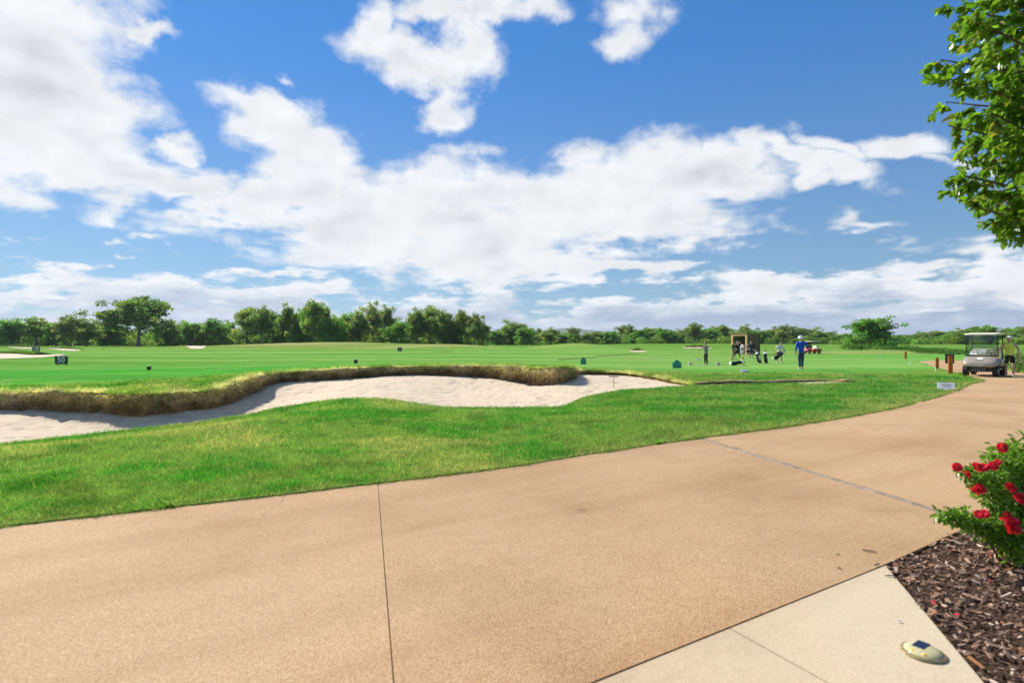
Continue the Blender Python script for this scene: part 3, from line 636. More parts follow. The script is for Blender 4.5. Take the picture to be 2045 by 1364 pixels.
# ------------------------------------------------------------------ grass blades of the rough
GRASS_D = 9500
def build_grass():
    # sample in polar coordinates so that the density falls with distance
    r = np.geomspace(4.3, 30, 200); rho = GRASS_D * np.minimum(1, (6.0 / r) ** 1.75)
    cdf = np.cumsum(rho * r * np.gradient(r)); ntot = int(cdf[-1] * R(104)); cdf /= cdf[-1]
    rr = np.interp(RNG.random(ntot), cdf, r); th = RNG.uniform(R(-52), R(52), ntot)
    x, y = rr * np.sin(th), rr * np.cos(th)
    u = x / y * FPX + CU
    yb = np.interp(u, [-400, 0, 200, 400, 500, 700, 950, 1140, 1300, 1400, 1560, 1750, 1900, 2300], [18.5, 17.5, 17.3, 18.5, 22, 24, 24.6, 26, 27.5, 27, 27, 27, 31, 40])
    ok = (y < yb) & ~inside(x, y, drive_poly) & ~inside(x, y, bunker_poly) & ~inside(x, y, BED)
    ok &= ~(inside(x, y, SLAB)); yl, am = step_line(x, y); ok &= ~((am > .2) & (y - yl > -.34) & (y - yl < .02)); ok &= (x < np.interp(y, [0, 8, 12, 17, 23, 30, 40], [0, 2, 7.5, 13.5, 18.5, 23, 28]) + .6)
    x, y, rr = x[ok], y[ok], rr[ok]; n = len(x); z = H(x, y)
    p1 = fbm(x * .9, y * .9, 81, 4); p2 = fbm(x * 3.1, y * 3.1, 85, 3); p3 = fbm(x * .35, y * .35, 31)
    e = dist_line(x, y, edge_L[::4])
    lush = sstep(p1 * .6 + p2 * .4 + RNG.normal(0, .04, n), .48, .58)
    cols = mixc((0.200, 0.320, 0.075), (0.062, 0.270, 0.034), lush)
    dk = sstep(fbm(x * 1.6, y * 1.6, 95, 3), .6, .75); cols = cols * (1 - .28 * dk)[:, None] * np.array((1, 1, 1.1))
    dryp = np.clip(.07 + .65 * sstep(p3, .52, .66) + .5 * np.exp(-e / .3) * (u[ok] > 1150) + .25 * np.exp(-e / .12), 0, .85)
    isdry = RNG.random(n) < dryp * .75
    cols[isdry] = np.array((0.50, 0.44, 0.19)) * RNG.uniform(.7, 1.2, isdry.sum())[:, None]
    hf = vnoise(x * 13, y * 13, 93); hf2 = vnoise(x * 31, y * 31, 94)
    cols *= (RNG.uniform(.6, 1.35, n) * (.62 + .5 * hf + .25 * hf2))[:, None]  # low clumps coloured darker, painting in the shaded gaps between tufts; rest random tone
    far = np.maximum(1, rr / 6.0)
    lean = RNG.uniform(0.15, 1.15, n); a = RNG.random(n) * 2 * math.pi
    # tufts lean the same way in patches
    fl = fbm(x * 1.2, y * 1.2, 91, 2) * 12.0; a = np.where(RNG.random(n) < .45, fl + RNG.normal(0, .5, n), a)
    d = np.c_[np.cos(a) * lean, np.sin(a) * lean, np.ones(n)]
    ln = RNG.uniform(.020, .066, n) * (1 + .5 * lush * p2) * np.minimum(far ** .25, 1.5) * (.45 + .7 * hf + .5 * hf2); ln *= np.where(e < .1, .75, 1)
    tuft = RNG.random(n) < .006; ln[tuft] *= 1.9
    wd = .0042 * far ** .85 * RNG.uniform(.7, 1.3, n)
    blades(np.c_[x, y, z - .006], d, ln, wd, cols, 'rough_grass', M_grass, 'short green and straw flecked rough grass around the bunker', 'grass')
    return n
build_grass()
def edge_grass():
    L = edge_L[(edge_L[:, 1] < 27) & (np.abs(edge_L[:, 0]) < 23)]; n = 16000; i = RNG.integers(0, len(L) - 1, n); t = RNG.random(n)[:, None]; p = L[i] * (1 - t) + L[i + 1] * t; T = L[i + 1] - L[i]; T /= np.linalg.norm(T, axis=1)[:, None] + 1e-9; N = np.c_[T[:, 1], -T[:, 0]]
    rr = np.hypot(p[:, 0], p[:, 1]); clump = fbm(p[:, 0] * 2.3, p[:, 1] * 2.3, 98, 3); keep = RNG.random(n) < sstep(clump, .3, .65) * np.clip(9 / rr, .3, 1); p, N, T, clump, rr = p[keep], N[keep], T[keep], clump[keep], rr[keep]; n = len(p)
    b = p - N * RNG.uniform(-.02, .06, n)[:, None]; d = np.c_[N * RNG.uniform(.1, 1.6, n)[:, None] + T * RNG.normal(0, .7, n)[:, None], RNG.uniform(.15, 1, n)]
    cols = mixc((0.30, 0.33, 0.10), (0.08, 0.27, 0.03), RNG.random(n)) * RNG.uniform(.6, 1.2, n)[:, None]
    blades(np.c_[b, np.full(n, .002)], d, RNG.uniform(.03, .10, n) * (.5 + clump), .0045 * np.maximum(1, rr / 6) ** .8, cols, 'edge_grass', M_grass, 'stray grass blades flopping over the edge of the drive', 'grass')
edge_grass()

# ------------------------------------------------------------------ trees
M_bark = None
def mat_bark():
    m, nt = new_mat('bark'); c = nt.node('ShaderNodeTexCoord').outputs['Object']
    n = nt.noise(nt.vmath('MULTIPLY', c, (3, 3, .6)), 2.0, 6, 0.65)
    principled(nt, nt.mix(nt.ss(n, .3, .7), (0.10, 0.075, 0.055, 1), (0.34, 0.29, 0.24, 1)), 0.9, 0, .2, bump(nt, n, .6, .03)); return m
M_bark = mat_bark()
def tube(pts, rads, sides=6):
    """tapered tube through points -> verts, quads"""
    pts = np.asarray(pts, float); n = len(pts); T = np.gradient(pts, axis=0); T /= np.linalg.norm(T, axis=1)[:, None] + 1e-9
    ref = np.array((0.31, 0.17, 0.93)); V = []
    for p, t, r in zip(pts, T, rads):
        a = np.cross(t, ref); a /= np.linalg.norm(a) + 1e-9; b = np.cross(t, a)
        an = np.arange(sides) / sides * 2 * math.pi
        V.append(p + r * (np.cos(an)[:, None] * a + np.sin(an)[:, None] * b))
    V = np.concatenate(V); g = np.arange(n * sides).reshape(n, sides)
    F = np.stack([g[:-1], np.roll(g[:-1], -1, 1), np.roll(g[1:], -1, 1), g[1:]], -1).reshape(-1, 4)
    return V, F
def join(parts):
    V = []; F = []; k = 0
    for v, f in parts: V.append(v); F.append(np.asarray(f) + k); k += len(v)
    return np.concatenate(V), np.concatenate(F)
def leaf_quads(c, size, rng, droop=0.0):
    n = len(c); nrm = rng.standard_normal((n, 3)); nrm[:, 2] += .25; nrm /= np.linalg.norm(nrm, axis=1)[:, None]
    a = np.cross(nrm, rng.standard_normal((n, 3))); a /= np.linalg.norm(a, axis=1)[:, None] + 1e-9; b = np.cross(nrm, a)
    s = (size * rng.uniform(.6, 1.4, n))[:, None]
    V = np.stack([c - a * s, c - b * s * .5, c + a * s, c + b * s * .5], 1).reshape(-1, 3)
    return V, np.arange(4 * n).reshape(n, 4)
def tree_variant(kind, seed):
    """a tree about 10 m high: trunk mesh (with limbs) and crown mesh"""
    rng = np.random.default_rng(seed); parts = []; ends = []
    if kind == 'broad': h_t, nl, spread, rise = 3.0, 17, 5.4, 5.8
    elif kind == 'gum': h_t, nl, spread, rise = 2.2, 15, 3.1, 6.8
    elif kind == 'open': h_t, nl, spread, rise = 2.8, 13, 4.0, 6.2
    else: h_t, nl, spread, rise = 1.1, 16, 3.3, 7.4
    lean = rng.normal(0, .25, 2)
    tp = np.array([(0, 0, -.3), (lean[0] * .2, lean[1] * .2, h_t * .5), (lean[0] * .6, lean[1] * .6, h_t), (lean[0] * 1.2, lean[1] * 1.2, h_t + rise * .45)])
    parts.append(tube(tp, [.34, .27, .22, .10], 8))
    top = 10.0
    for i in range(nl):
        a = i * 2.4 + rng.uniform(-.4, .4); f = rng.uniform(.08, 1.0) if kind != 'broad' else rng.uniform(.2, 1.0)
        if i < 3: f = rng.uniform(.85, 1.0)
        s0 = tp[2] * (1 - f * .3) + tp[3] * (f * .3) if kind != 'bushy' else np.array((0, 0, h_t * (.5 + f)))
        z_end = h_t + rise * f * rng.uniform(.75, 1.0)
        rad = spread * math.sqrt(max(.05, 1 - (f * 1.02 - .12) ** 2)) * rng.uniform(.35, 1.0)
        if kind == 'broad': rad = spread * math.sqrt(max(.04, 1 - (f * .95) ** 2)) * rng.uniform(.6, 1.0) + .3
        e = np.array((math.cos(a) * rad, math.sin(a) * rad, z_end))
        m = s0 * .5 + e * .5 + np.array((0, 0, -.4 if kind != 'broad' else .5)) + rng.normal(0, .25, 3)
        parts.append(tube([s0, m, e], [.13, .08, .03], 5))
        ends.append((e, 1.0))
        for k in range(5 if kind != 'broad' else 8):
            e2 = e * rng.uniform(.75, 1.0) + m * .1 + rng.normal(0, 1.0, 3) * np.array((1, 1, .95)); parts.append(tube([m * .4 + e * .6, e2], [.05, .02], 4)); ends.append((e2, rng.uniform(.6, 1.0)))
    if kind == 'bushy':
        for k in range(10): a = rng.uniform(0, 6.28); ends.append((np.array((math.cos(a) * 2.6, math.sin(a) * 2.6, rng.uniform(.8, 2.6))), 1.1))
    C = []; cc = []
    base = {'broad': (.125, .215, .055), 'gum': (.185, .270, .088), 'open': (.190, .260, .098), 'bushy': (.135, .285, .055)}[kind]
    for e, s in ends:
        n = int(95 * s ** 2); r = (1.05 if kind != 'broad' else 1.2) * s
        q = rng.standard_normal((n, 3)); q /= np.linalg.norm(q, axis=1)[:, None]; q *= (r * rng.random(n) ** .45)[:, None]
        q *= np.array((1.1, 1.1, .62 if kind == 'broad' else 1.0)); C.append(e + q)
        t = rng.uniform(.7, 1.35); warm = rng.uniform(-.15, .3)
        c = np.array(base) * t * np.array((1 + warm, 1, 1 - .4 * warm)); cc.append(np.tile(c, (n, 1)) * rng.uniform(.75, 1.3, n)[:, None])
    C = np.concatenate(C); cc = np.concatenate(cc); C[:, 2] = np.maximum(C[:, 2], .3)
    k = 10.0 / C[:, 2].max(); 
    V, F = leaf_quads(C, .25, rng)
    tv, tf = join(parts); s = np.array((1, 1, k)); V = V * s; tv = tv * s
    return np_mesh(kind + '_trunk', tv, tf, M_bark, True), np_mesh(kind + '_crown', V, F, M_leaf, False, np.repeat(cc, 4, 0))
VAR = {k: [tree_variant(k, 100 + 17 * i + 1000 * j) for i in range(n)] for j, (k, n) in enumerate((('gum', 5), ('bushy', 4), ('open', 3), ('broad', 1)))}
ORD = 'first second third fourth fifth sixth seventh eighth ninth tenth eleventh twelfth thirteenth fourteenth fifteenth sixteenth seventeenth eighteenth nineteenth twentieth'.split()
ORD += ['twenty-' + w for w in ORD[:9]] + ['thirtieth'] + ['thirty-' + w for w in ORD[:9]]
def tree(u, vtop, halfw, Y, kind, label, group, var=None, base_v=None):
    x = (u - CU) / FPX * Y; z = float(H(x, Y)); h = CAM_H + (CV - vtop) / FPX * Y - z
    name = {'gum': 'gum_tree', 'open': 'gum_tree', 'bushy': 'bushy_tree', 'broad': 'spreading_tree'}[kind]
    o = empty(name, (x, Y, z), random.uniform(0, 6.28)); tr, cr = VAR[kind][(var if var is not None else random.randrange(99)) % len(VAR[kind])]
    wref = {'gum': 3.3, 'bushy': 3.5, 'open': 4.0, 'broad': 5.6}[kind]
    sxy = halfw / FPX * Y / wref; o.scale = (sxy, sxy, h / 10.0)
    link('trunk', tr, o); link('crown', cr, o)
    tag(o, label, 'tree', group); return o
def build_trees():
    def row(items, where, group, Y0, dY):
        items = sorted(items)
        for i, it in enumerate(items):
            u, vt, hw, kind = it[:4]
            look = {'gum': 'upright grey-green gum tree', 'open': 'loose open gum tree', 'bushy': 'dense bushy green tree', 'broad': 'broad spreading tree'}[kind]
            tree(u, vt - (4 if u > 1230 else 0), hw * (1.12 if u > 960 else 1), Y0 + random.uniform(-dY, dY), kind, f'{look}, {ORD[i]} from the left in {where}', group)
    row([(-70, 628, 34, 'bushy'), (22, 634, 34, 'bushy'), (72, 631, 30, 'gum'), (112, 640, 24, 'bushy'), (140, 628, 30, 'open'), (172, 635, 26, 'gum'), (203, 634, 24, 'gum'), (225, 645, 24, 'bushy')], 'the far left row', 'trees along the left of the range', 205, 14)
    tree(276, 590, 66, 196, 'broad', 'great dark spreading tree standing above the left tree row', None)
    row([(332, 646, 24, 'bushy'), (352, 639, 22, 'gum'), (378, 640, 24, 'bushy'), (404, 645, 20, 'gum'), (428, 635, 30, 'bushy'), (458, 638, 22, 'gum')], 'the row before the grove', 'trees between the great tree and the grove', 210, 10)
    row([(492, 612, 28, 'gum'), (520, 609, 24, 'gum'), (548, 622, 26, 'bushy'), (576, 602, 28, 'gum'), (604, 616, 24, 'bushy'), (628, 598, 28, 'gum'), (650, 602, 24, 'gum'), (664, 628, 26, 'bushy'), (694, 622, 24, 'bushy'), (716, 611, 24, 'gum'), (744, 600, 24, 'open'),
         (772, 606, 24, 'gum'), (790, 640, 24, 'bushy'), (812, 640, 26, 'bushy'), (832, 612, 26, 'gum'), (858, 609, 26, 'open'), (884, 610, 26, 'gum'), (905, 646, 24, 'bushy'), (922, 619, 26, 'open'), (948, 622, 22, 'open'), (964, 640, 16, 'gum')], 'the tall central grove', 'tall grove behind the range', 182, 14)
    row([(992, 658, 20, 'bushy'), (1012, 648, 20, 'gum'), (1030, 637, 26, 'gum'), (1046, 652, 18, 'bushy'), (1068, 655, 18, 'open'), (1100, 653, 20, 'gum'), (1122, 664, 14, 'bushy'), (1146, 652, 15, 'open'), (1174, 663, 16, 'gum'), (1192, 661, 16, 'open'), (1216, 660, 20, 'bushy')], 'the row beyond the grove', 'trees at the middle of the horizon', 250, 25)
    row([(1250, 652, 22, 'open'), (1278, 661, 18, 'bushy'), (1300, 657, 22, 'gum'), (1330, 658, 20, 'bushy'), (1358, 660, 18, 'gum'), (1386, 648, 22, 'open'), (1412, 658, 20, 'bushy'), (1438, 652, 20, 'gum'), (1452, 655, 18, 'bushy'), (1486, 650, 22, 'gum'), (1516, 662, 20, 'bushy'), (1540, 660, 18, 'gum'), (1566, 651, 22, 'open'), (1594, 655, 22, 'gum'),
         (1624, 656, 22, 'gum'), (1650, 664, 20, 'bushy'), (1676, 670, 18, 'bushy')], 'the row behind the practice tee', 'trees behind the practice tee', 300, 30)
    tree(1738, 630, 44, 150, 'bushy', 'tall round gum standing alone right of the practice tee', None, 1)
    row([(1796, 672, 22, 'bushy'), (1822, 668, 20, 'gum'), (1848, 665, 22, 'bushy'), (1876, 664, 24, 'gum'), (1908, 664, 24, 'bushy'), (1940, 656, 26, 'gum'), (1966, 652, 26, 'bushy'), (1998, 662, 24, 'gum'), (2030, 656, 28, 'bushy'), (2062, 650, 30, 'gum'), (2110, 650, 30, 'bushy')], 'the row behind the golf cart', 'trees behind the golf cart', 240, 25)
build_trees()
# bushes and far wood that read as one mass
def leaf_mass(name, blobs, size, per, label, cat, base, seed):
    rng = np.random.default_rng(seed); C = []; cc = []
    for x, y, rx, ry, h in blobs:
        n = max(30, int(per * rx * h)); q = rng.standard_normal((n, 3)); q /= np.linalg.norm(q, axis=1)[:, None]; q *= (rng.random(n) ** .35)[:, None]
        z0 = float(H(x, y)); C.append(np.c_[x + q[:, 0] * rx, y + q[:, 1] * ry, z0 + h * .45 + q[:, 2] * h * .55])
        c = np.array(base) * rng.uniform(.7, 1.35) * np.array((rng.uniform(.85, 1.35), 1, rng.uniform(.7, 1))); cc.append(c * rng.uniform(.7, 1.3, n)[:, None])
    V, F = leaf_quads(np.concatenate(C), size, rng)
    tag(link(name, np_mesh(name, V, F, M_leaf, False, np.repeat(np.concatenate(cc), 4, 0))), label, cat, kind='stuff')
bl = []
for u in np.arange(-160, 970, 9): Y = random.uniform(188, 200) if u > 470 else random.uniform(208, 225); bl.append(((u - CU) / FPX * Y, Y, random.uniform(1.6, 3.2), 2, random.uniform(2.5, 6.5)))
for u in np.arange(970, 1700, 8): Y = random.uniform(255, 320); bl.append(((u - CU) / FPX * Y, Y, random.uniform(2, 3.6), 3, random.uniform(2.0, 5.0)))
for u in np.arange(1680, 2140, 8): Y = random.uniform(215, 270); bl.append(((u - CU) / FPX * Y, Y, random.uniform(2, 3.4), 3, random.uniform(2.0, 4.5)))
leaf_mass('undergrowth', bl, .42, 26, 'tangled green undergrowth along the foot of the tree rows', 'undergrowth', (.135, .25, .055), 5)
bl = []
for u in np.arange(-300, 2400, 10): Y = random.uniform(330, 400); bl.append(((u - CU) / FPX * Y, Y, random.uniform(3.5, 6), 4, random.uniform(3.5, 6.0) if 970 < u < 2400 else random.uniform(7, 11)))
leaf_mass('distant_wood', bl, .8, 9, 'dark far wood closing the horizon behind the tree rows', 'wood', (.10, .155, .05), 6)

# ------------------------------------------------------------------ far hills and the air between
M_hill = plain('hill_scrub', (0.05, 0.075, 0.035), 0.95, 0, 0.3, 0.004)
def build_hills():
    xs = np.linspace(-3600, 3600, 240); ys = np.linspace(3000, 4300, 14); X, Y = np.meshgrid(xs, ys)
    prof = np.sin(np.linspace(0, math.pi, 14))[:, None]
    hgt = np.interp(xs, [-3600, -1500, -300, 150, 330, 420, 520, 800, 1500, 3600], [24, 40, 50, 66, 88, 84, 72, 50, 38, 24])[None] + 22 * (fbm(X * .004, Y * .004, 77) - .5)
    Z = -6 + (hgt + 6) * prof
    g = np.arange(X.size).reshape(X.shape); F = np.stack([g[:-1, :-1], g[:-1, 1:], g[1:, 1:], g[1:, :-1]], -1).reshape(-1, 4)
    tag(link('hills', np_mesh('hills', np.c_[X.ravel(), Y.ravel(), Z.ravel()], F, M_hill, True)), kind='structure')
build_hills()
def build_haze():
    bm = bmesh.new(); bmesh.ops.create_cube(bm, size=1)
    for v in bm.verts: v.co.x *= 9600; v.co.y = v.co.y * 9600; v.co.z = -8 if v.co.z < 0 else 128
    m = bpy.data.materials.new('haze_air'); m.use_nodes = True; nt = NT(m.node_tree); nt.n.clear(); out = nt.node('ShaderNodeOutputMaterial')
    pv = nt.node('ShaderNodeVolumePrincipled'); pv.inputs['Color'].default_value = (.80, .88, 1, 1); pv.inputs['Density'].default_value = 8e-5; pv.inputs['Anisotropy'].default_value = 0.2
    nt.l.new(pv.outputs[0], out.inputs['Volume'])
    o = bm_obj('haze', bm, m); tag(o, 'thin pale air over the whole course', 'haze', kind='stuff')
HAZE = True
if HAZE: build_haze()

# ------------------------------------------------------------------ shape helpers
def box(bm, c, s, rot=None, bev=0.0):
    r = bmesh.ops.create_cube(bm, size=1.0); vs_ = r['verts']
    m = Matrix.Translation(c) @ (rot.to_matrix().to_4x4() if rot else Matrix.Identity(4)) @ Matrix.Diagonal((*s, 1))
    bmesh.ops.transform(bm, matrix=m, verts=vs_)
    if bev: bmesh.ops.bevel(bm, geom=list({e for v in vs_ for e in v.link_edges}), offset=bev, segments=2, affect='EDGES', profile=.6)
def cyl(bm, p, q, r0, r1=None, n=12, cap=True):
    p, q = Vector(p), Vector(q); d = q - p; r1 = r0 if r1 is None else r1
    m = Matrix.Translation((p + q) / 2) @ d.to_track_quat('Z', 'Y').to_matrix().to_4x4()
    bmesh.ops.create_cone(bm, cap_ends=cap, segments=n, radius1=r0, radius2=r1, depth=d.length, matrix=m)
def ball(bm, c, r, s=(1, 1, 1), sub=2):
    bmesh.ops.create_icosphere(bm, subdivisions=sub, radius=r, matrix=Matrix.Translation(c) @ Matrix.Diagonal((*s, 1)))
def loft(bm, secs, n=20, power=2.6, cap=True):
    """secs: (centre, half width vector, half height vector)"""
    rings = []
    for c, hx, hz in secs:
        c, hx, hz = Vector(c), Vector(hx), Vector(hz); ring = []
        for i in range(n):
            a = 2 * math.pi * i / n; ca, sa = math.cos(a), math.sin(a)
            x = math.copysign(abs(ca) ** (2 / power), ca); z = math.copysign(abs(sa) ** (2 / power), sa)
            ring.append(bm.verts.new(c + hx * x + hz * z))
        rings.append(ring)
    for a, b in zip(rings, rings[1:]):
        for i in range(n): bm.faces.new((a[i], a[(i + 1) % n], b[(i + 1) % n], b[i]))
    if cap: bm.faces.new(rings[0][::-1]); bm.faces.new(rings[-1])
def lathe(bm, prof, n=20, c=(0, 0, 0)):
    rings = [[bm.verts.new((c[0] + r * math.cos(2 * math.pi * i / n), c[1] + r * math.sin(2 * math.pi * i / n), c[2] + z)) for i in range(n)] for r, z in prof]
    for a, b in zip(rings, rings[1:]):
        for i in range(n): bm.faces.new((a[i], a[(i + 1) % n], b[(i + 1) % n], b[i]))
    bm.faces.new(rings[0][::-1]); bm.faces.new(rings[-1])
class B:
    """collect shapes, then link them as one mesh object"""
    def __init__(s): s.bm = bmesh.new()
    def box(s, *a, **k): box(s.bm, *a, **k); return s
    def cyl(s, *a, **k): cyl(s.bm, *a, **k); return s
    def ball(s, *a, **k): ball(s.bm, *a, **k); return s
    def loft(s, *a, **k): loft(s.bm, *a, **k); return s
    def lathe(s, *a, **k): lathe(s.bm, *a, **k); return s
    def to(s, name, mat, parent=None, smooth=False):
        bmesh.ops.recalc_face_normals(s.bm, faces=s.bm.faces); o = bm_obj(name, s.bm, mat, parent)
        if smooth:
            for p in o.data.polygons: p.use_smooth = True
            try: o.data.set_sharp_from_angle(angle=R(40))
            except Exception: pass
        return o
def text_mesh(txt, size, mat, parent, loc, rot=(R(90), 0, 0), name='lettering', ext=0.004):
    cu = bpy.data.curves.new('lettering', 'FONT'); cu.body = txt; cu.size = size; cu.align_x = 'CENTER'; cu.align_y = 'CENTER'; cu.extrude = ext; cu.resolution_u = 3; cu.offset = size * .012
    t = bpy.data.objects.new('tmp_text', cu); COL.objects.link(t)
    me = bpy.data.meshes.new_from_object(t.evaluated_get(bpy.context.evaluated_depsgraph_get())); bpy.data.objects.remove(t); bpy.data.curves.remove(cu)
    me.materials.clear(); me.materials.append(mat); o = link(name, me, parent); o.location = loc; o.rotation_euler = rot; return o

P = dict(
    white=plain('white_paint', (.78, .78, .75), .45), cream=plain('cream_plastic', (.72, .66, .52), .5, 0, .06), black=plain('black_plastic', (.018, .018, .02), .5), rubber=plain('tyre_rubber', (.022, .021, .02), .85, 0, .3, 40),
    steel=plain('steel', (.45, .45, .46), .35, .9, .1), silver=plain('champagne_paint', (.34, .295, .24), .25, .15, .02, 2), red=plain('red_paint', (.55, .035, .03), .35), rust=plain('rust_steel', (.52, .13, .02), .8, 0, .35, 9),
    darkpanel=plain('dark_panel', (.045, .035, .033), .6), teal=plain('teal_board', (.015, .26, .19), .5), signdark=plain('dark_sign_board', (.008, .028, .026), .45), timber=plain('light_timber', (.62, .39, .18), .75, 0, .2, 12),
    timberdark=plain('brown_cladding', (.15, .10, .06), .85, 0, .25, 10), greymetal=plain('grey_machine', (.36, .39, .39), .5), skin=plain('skin', (.52, .31, .22), .55, 0, .06), hair=plain('dark_hair', (.025, .018, .014), .7), hairgrey=plain('fair_hair', (.30, .24, .17), .7),
    blue=plain('blue_shirt', (.012, .085, .50), .85, 0, .15, 14), jeans=plain('denim', (.030, .060, .135), .9, 0, .25, 18), greyshirt=plain('grey_shirt', (.16, .155, .165), .9, 0, .12), blackcloth=plain('black_cloth', (.016, .016, .02), .9, 0, .2), navy=plain('navy_cloth', (.02, .026, .055), .9), khaki=plain('khaki_cloth', (.42, .31, .15), .9),
    whitecloth=plain('white_cloth', (.66, .63, .64), .9, 0, .08), hivis=plain('yellow_vest', (.72, .80, .10), .85, 0, .12, 12), shoe=plain('white_shoe', (.66, .64, .6), .6), pink=plain('pink_cloth', (.50, .27, .25), .9), yellow=plain('yellow_basket', (.66, .50, .06), .5), paleblue=plain('pale_blue_tray', (.25, .33, .40), .5), mat=plain('tee_mat', (.12, .25, .08), .95),
    brass=plain('brass', (.50, .38, .16), .32, .8), amber=plain('amber_lens', (.75, .42, .08), .2), ballw=plain('range_ball', (.80, .76, .22), .4), paper=plain('paper', (.80, .78, .82), .8, 0, .03), printed=plain('print_ink', (.50, .16, .15), .8), straps=plain('webbing', (.03, .03, .032), .8))
def glass_mat(name, tint, rough=.03):
    m, nt = new_mat(name); g = nt.node('ShaderNodeBsdfGlossy'); g.inputs['Roughness'].default_value = rough; t = nt.node('ShaderNodeBsdfTransparent'); t.inputs['Color'].default_value = (*tint, 1)
    f = nt.node('ShaderNodeFresnel'); f.inputs['IOR'].default_value = 1.5; mx = nt.node('ShaderNodeMixShader'); nt.l.new(f.outputs[0], mx.inputs[0]); nt.l.new(t.outputs[0], mx.inputs[1]); nt.l.new(g.outputs[0], mx.inputs[2]); nt.l.new(mx.outputs[0], nt.out.inputs[0]); return m
P['screen'] = glass_mat('windscreen', (.68, .73, .76))

# ------------------------------------------------------------------ people
def skin_mesh(name, verts, edges, root, mat, sub=2):
    keys = list(verts); me = bpy.data.meshes.new(name)
    me.from_pydata([verts[k][0] for k in keys], [(keys.index(a), keys.index(b)) for a, b in edges], [])
    o = bpy.data.objects.new('tmp_skin', me); COL.objects.link(o)
    md = o.modifiers.new('Skin', 'SKIN'); md.use_smooth_shade = True; md.branch_smoothing = .4
    if not me.skin_vertices: me.attributes  # layer comes with the modifier
    for k, sv in zip(keys, me.skin_vertices[0].data):
        r = verts[k][1]; sv.radius = (r, r) if not isinstance(r, tuple) else r; sv.use_root = (k == root)
    sm = o.modifiers.new('Sub', 'SUBSURF'); sm.levels = sub; sm.render_levels = sub
    out = bpy.data.meshes.new_from_object(o.evaluated_get(bpy.context.evaluated_depsgraph_get()))
    bpy.data.objects.remove(o); out.name = name
    out.materials.clear(); out.materials.append(mat)
    for p in out.polygons: p.use_smooth = True
    return out
BASE = dict(pelvis=(0, 0, .95), waist=(0, 0, 1.10), chest=(0, 0, 1.30), neck=(0, -.01, 1.47), chin=(0, -.03, 1.56), head=(0, -.02, 1.64), crown=(0, 0, 1.72),
            shL=(.19, 0, 1.42), elL=(.25, .03, 1.14), wrL=(.27, -.04, .90), haL=(.275, -.06, .82), shR=(-.19, 0, 1.42), elR=(-.25, .03, 1.14), wrR=(-.27, -.04, .90), haR=(-.275, -.06, .82),
            hipL=(.095, 0, .90), knL=(.105, -.02, .50), anL=(.11, .02, .09), toL=(.12, -.14, .035), hipR=(-.095, 0, .90), knR=(-.105, -.02, .50), anR=(-.11, .02, .09), toR=(-.12, -.14, .035))
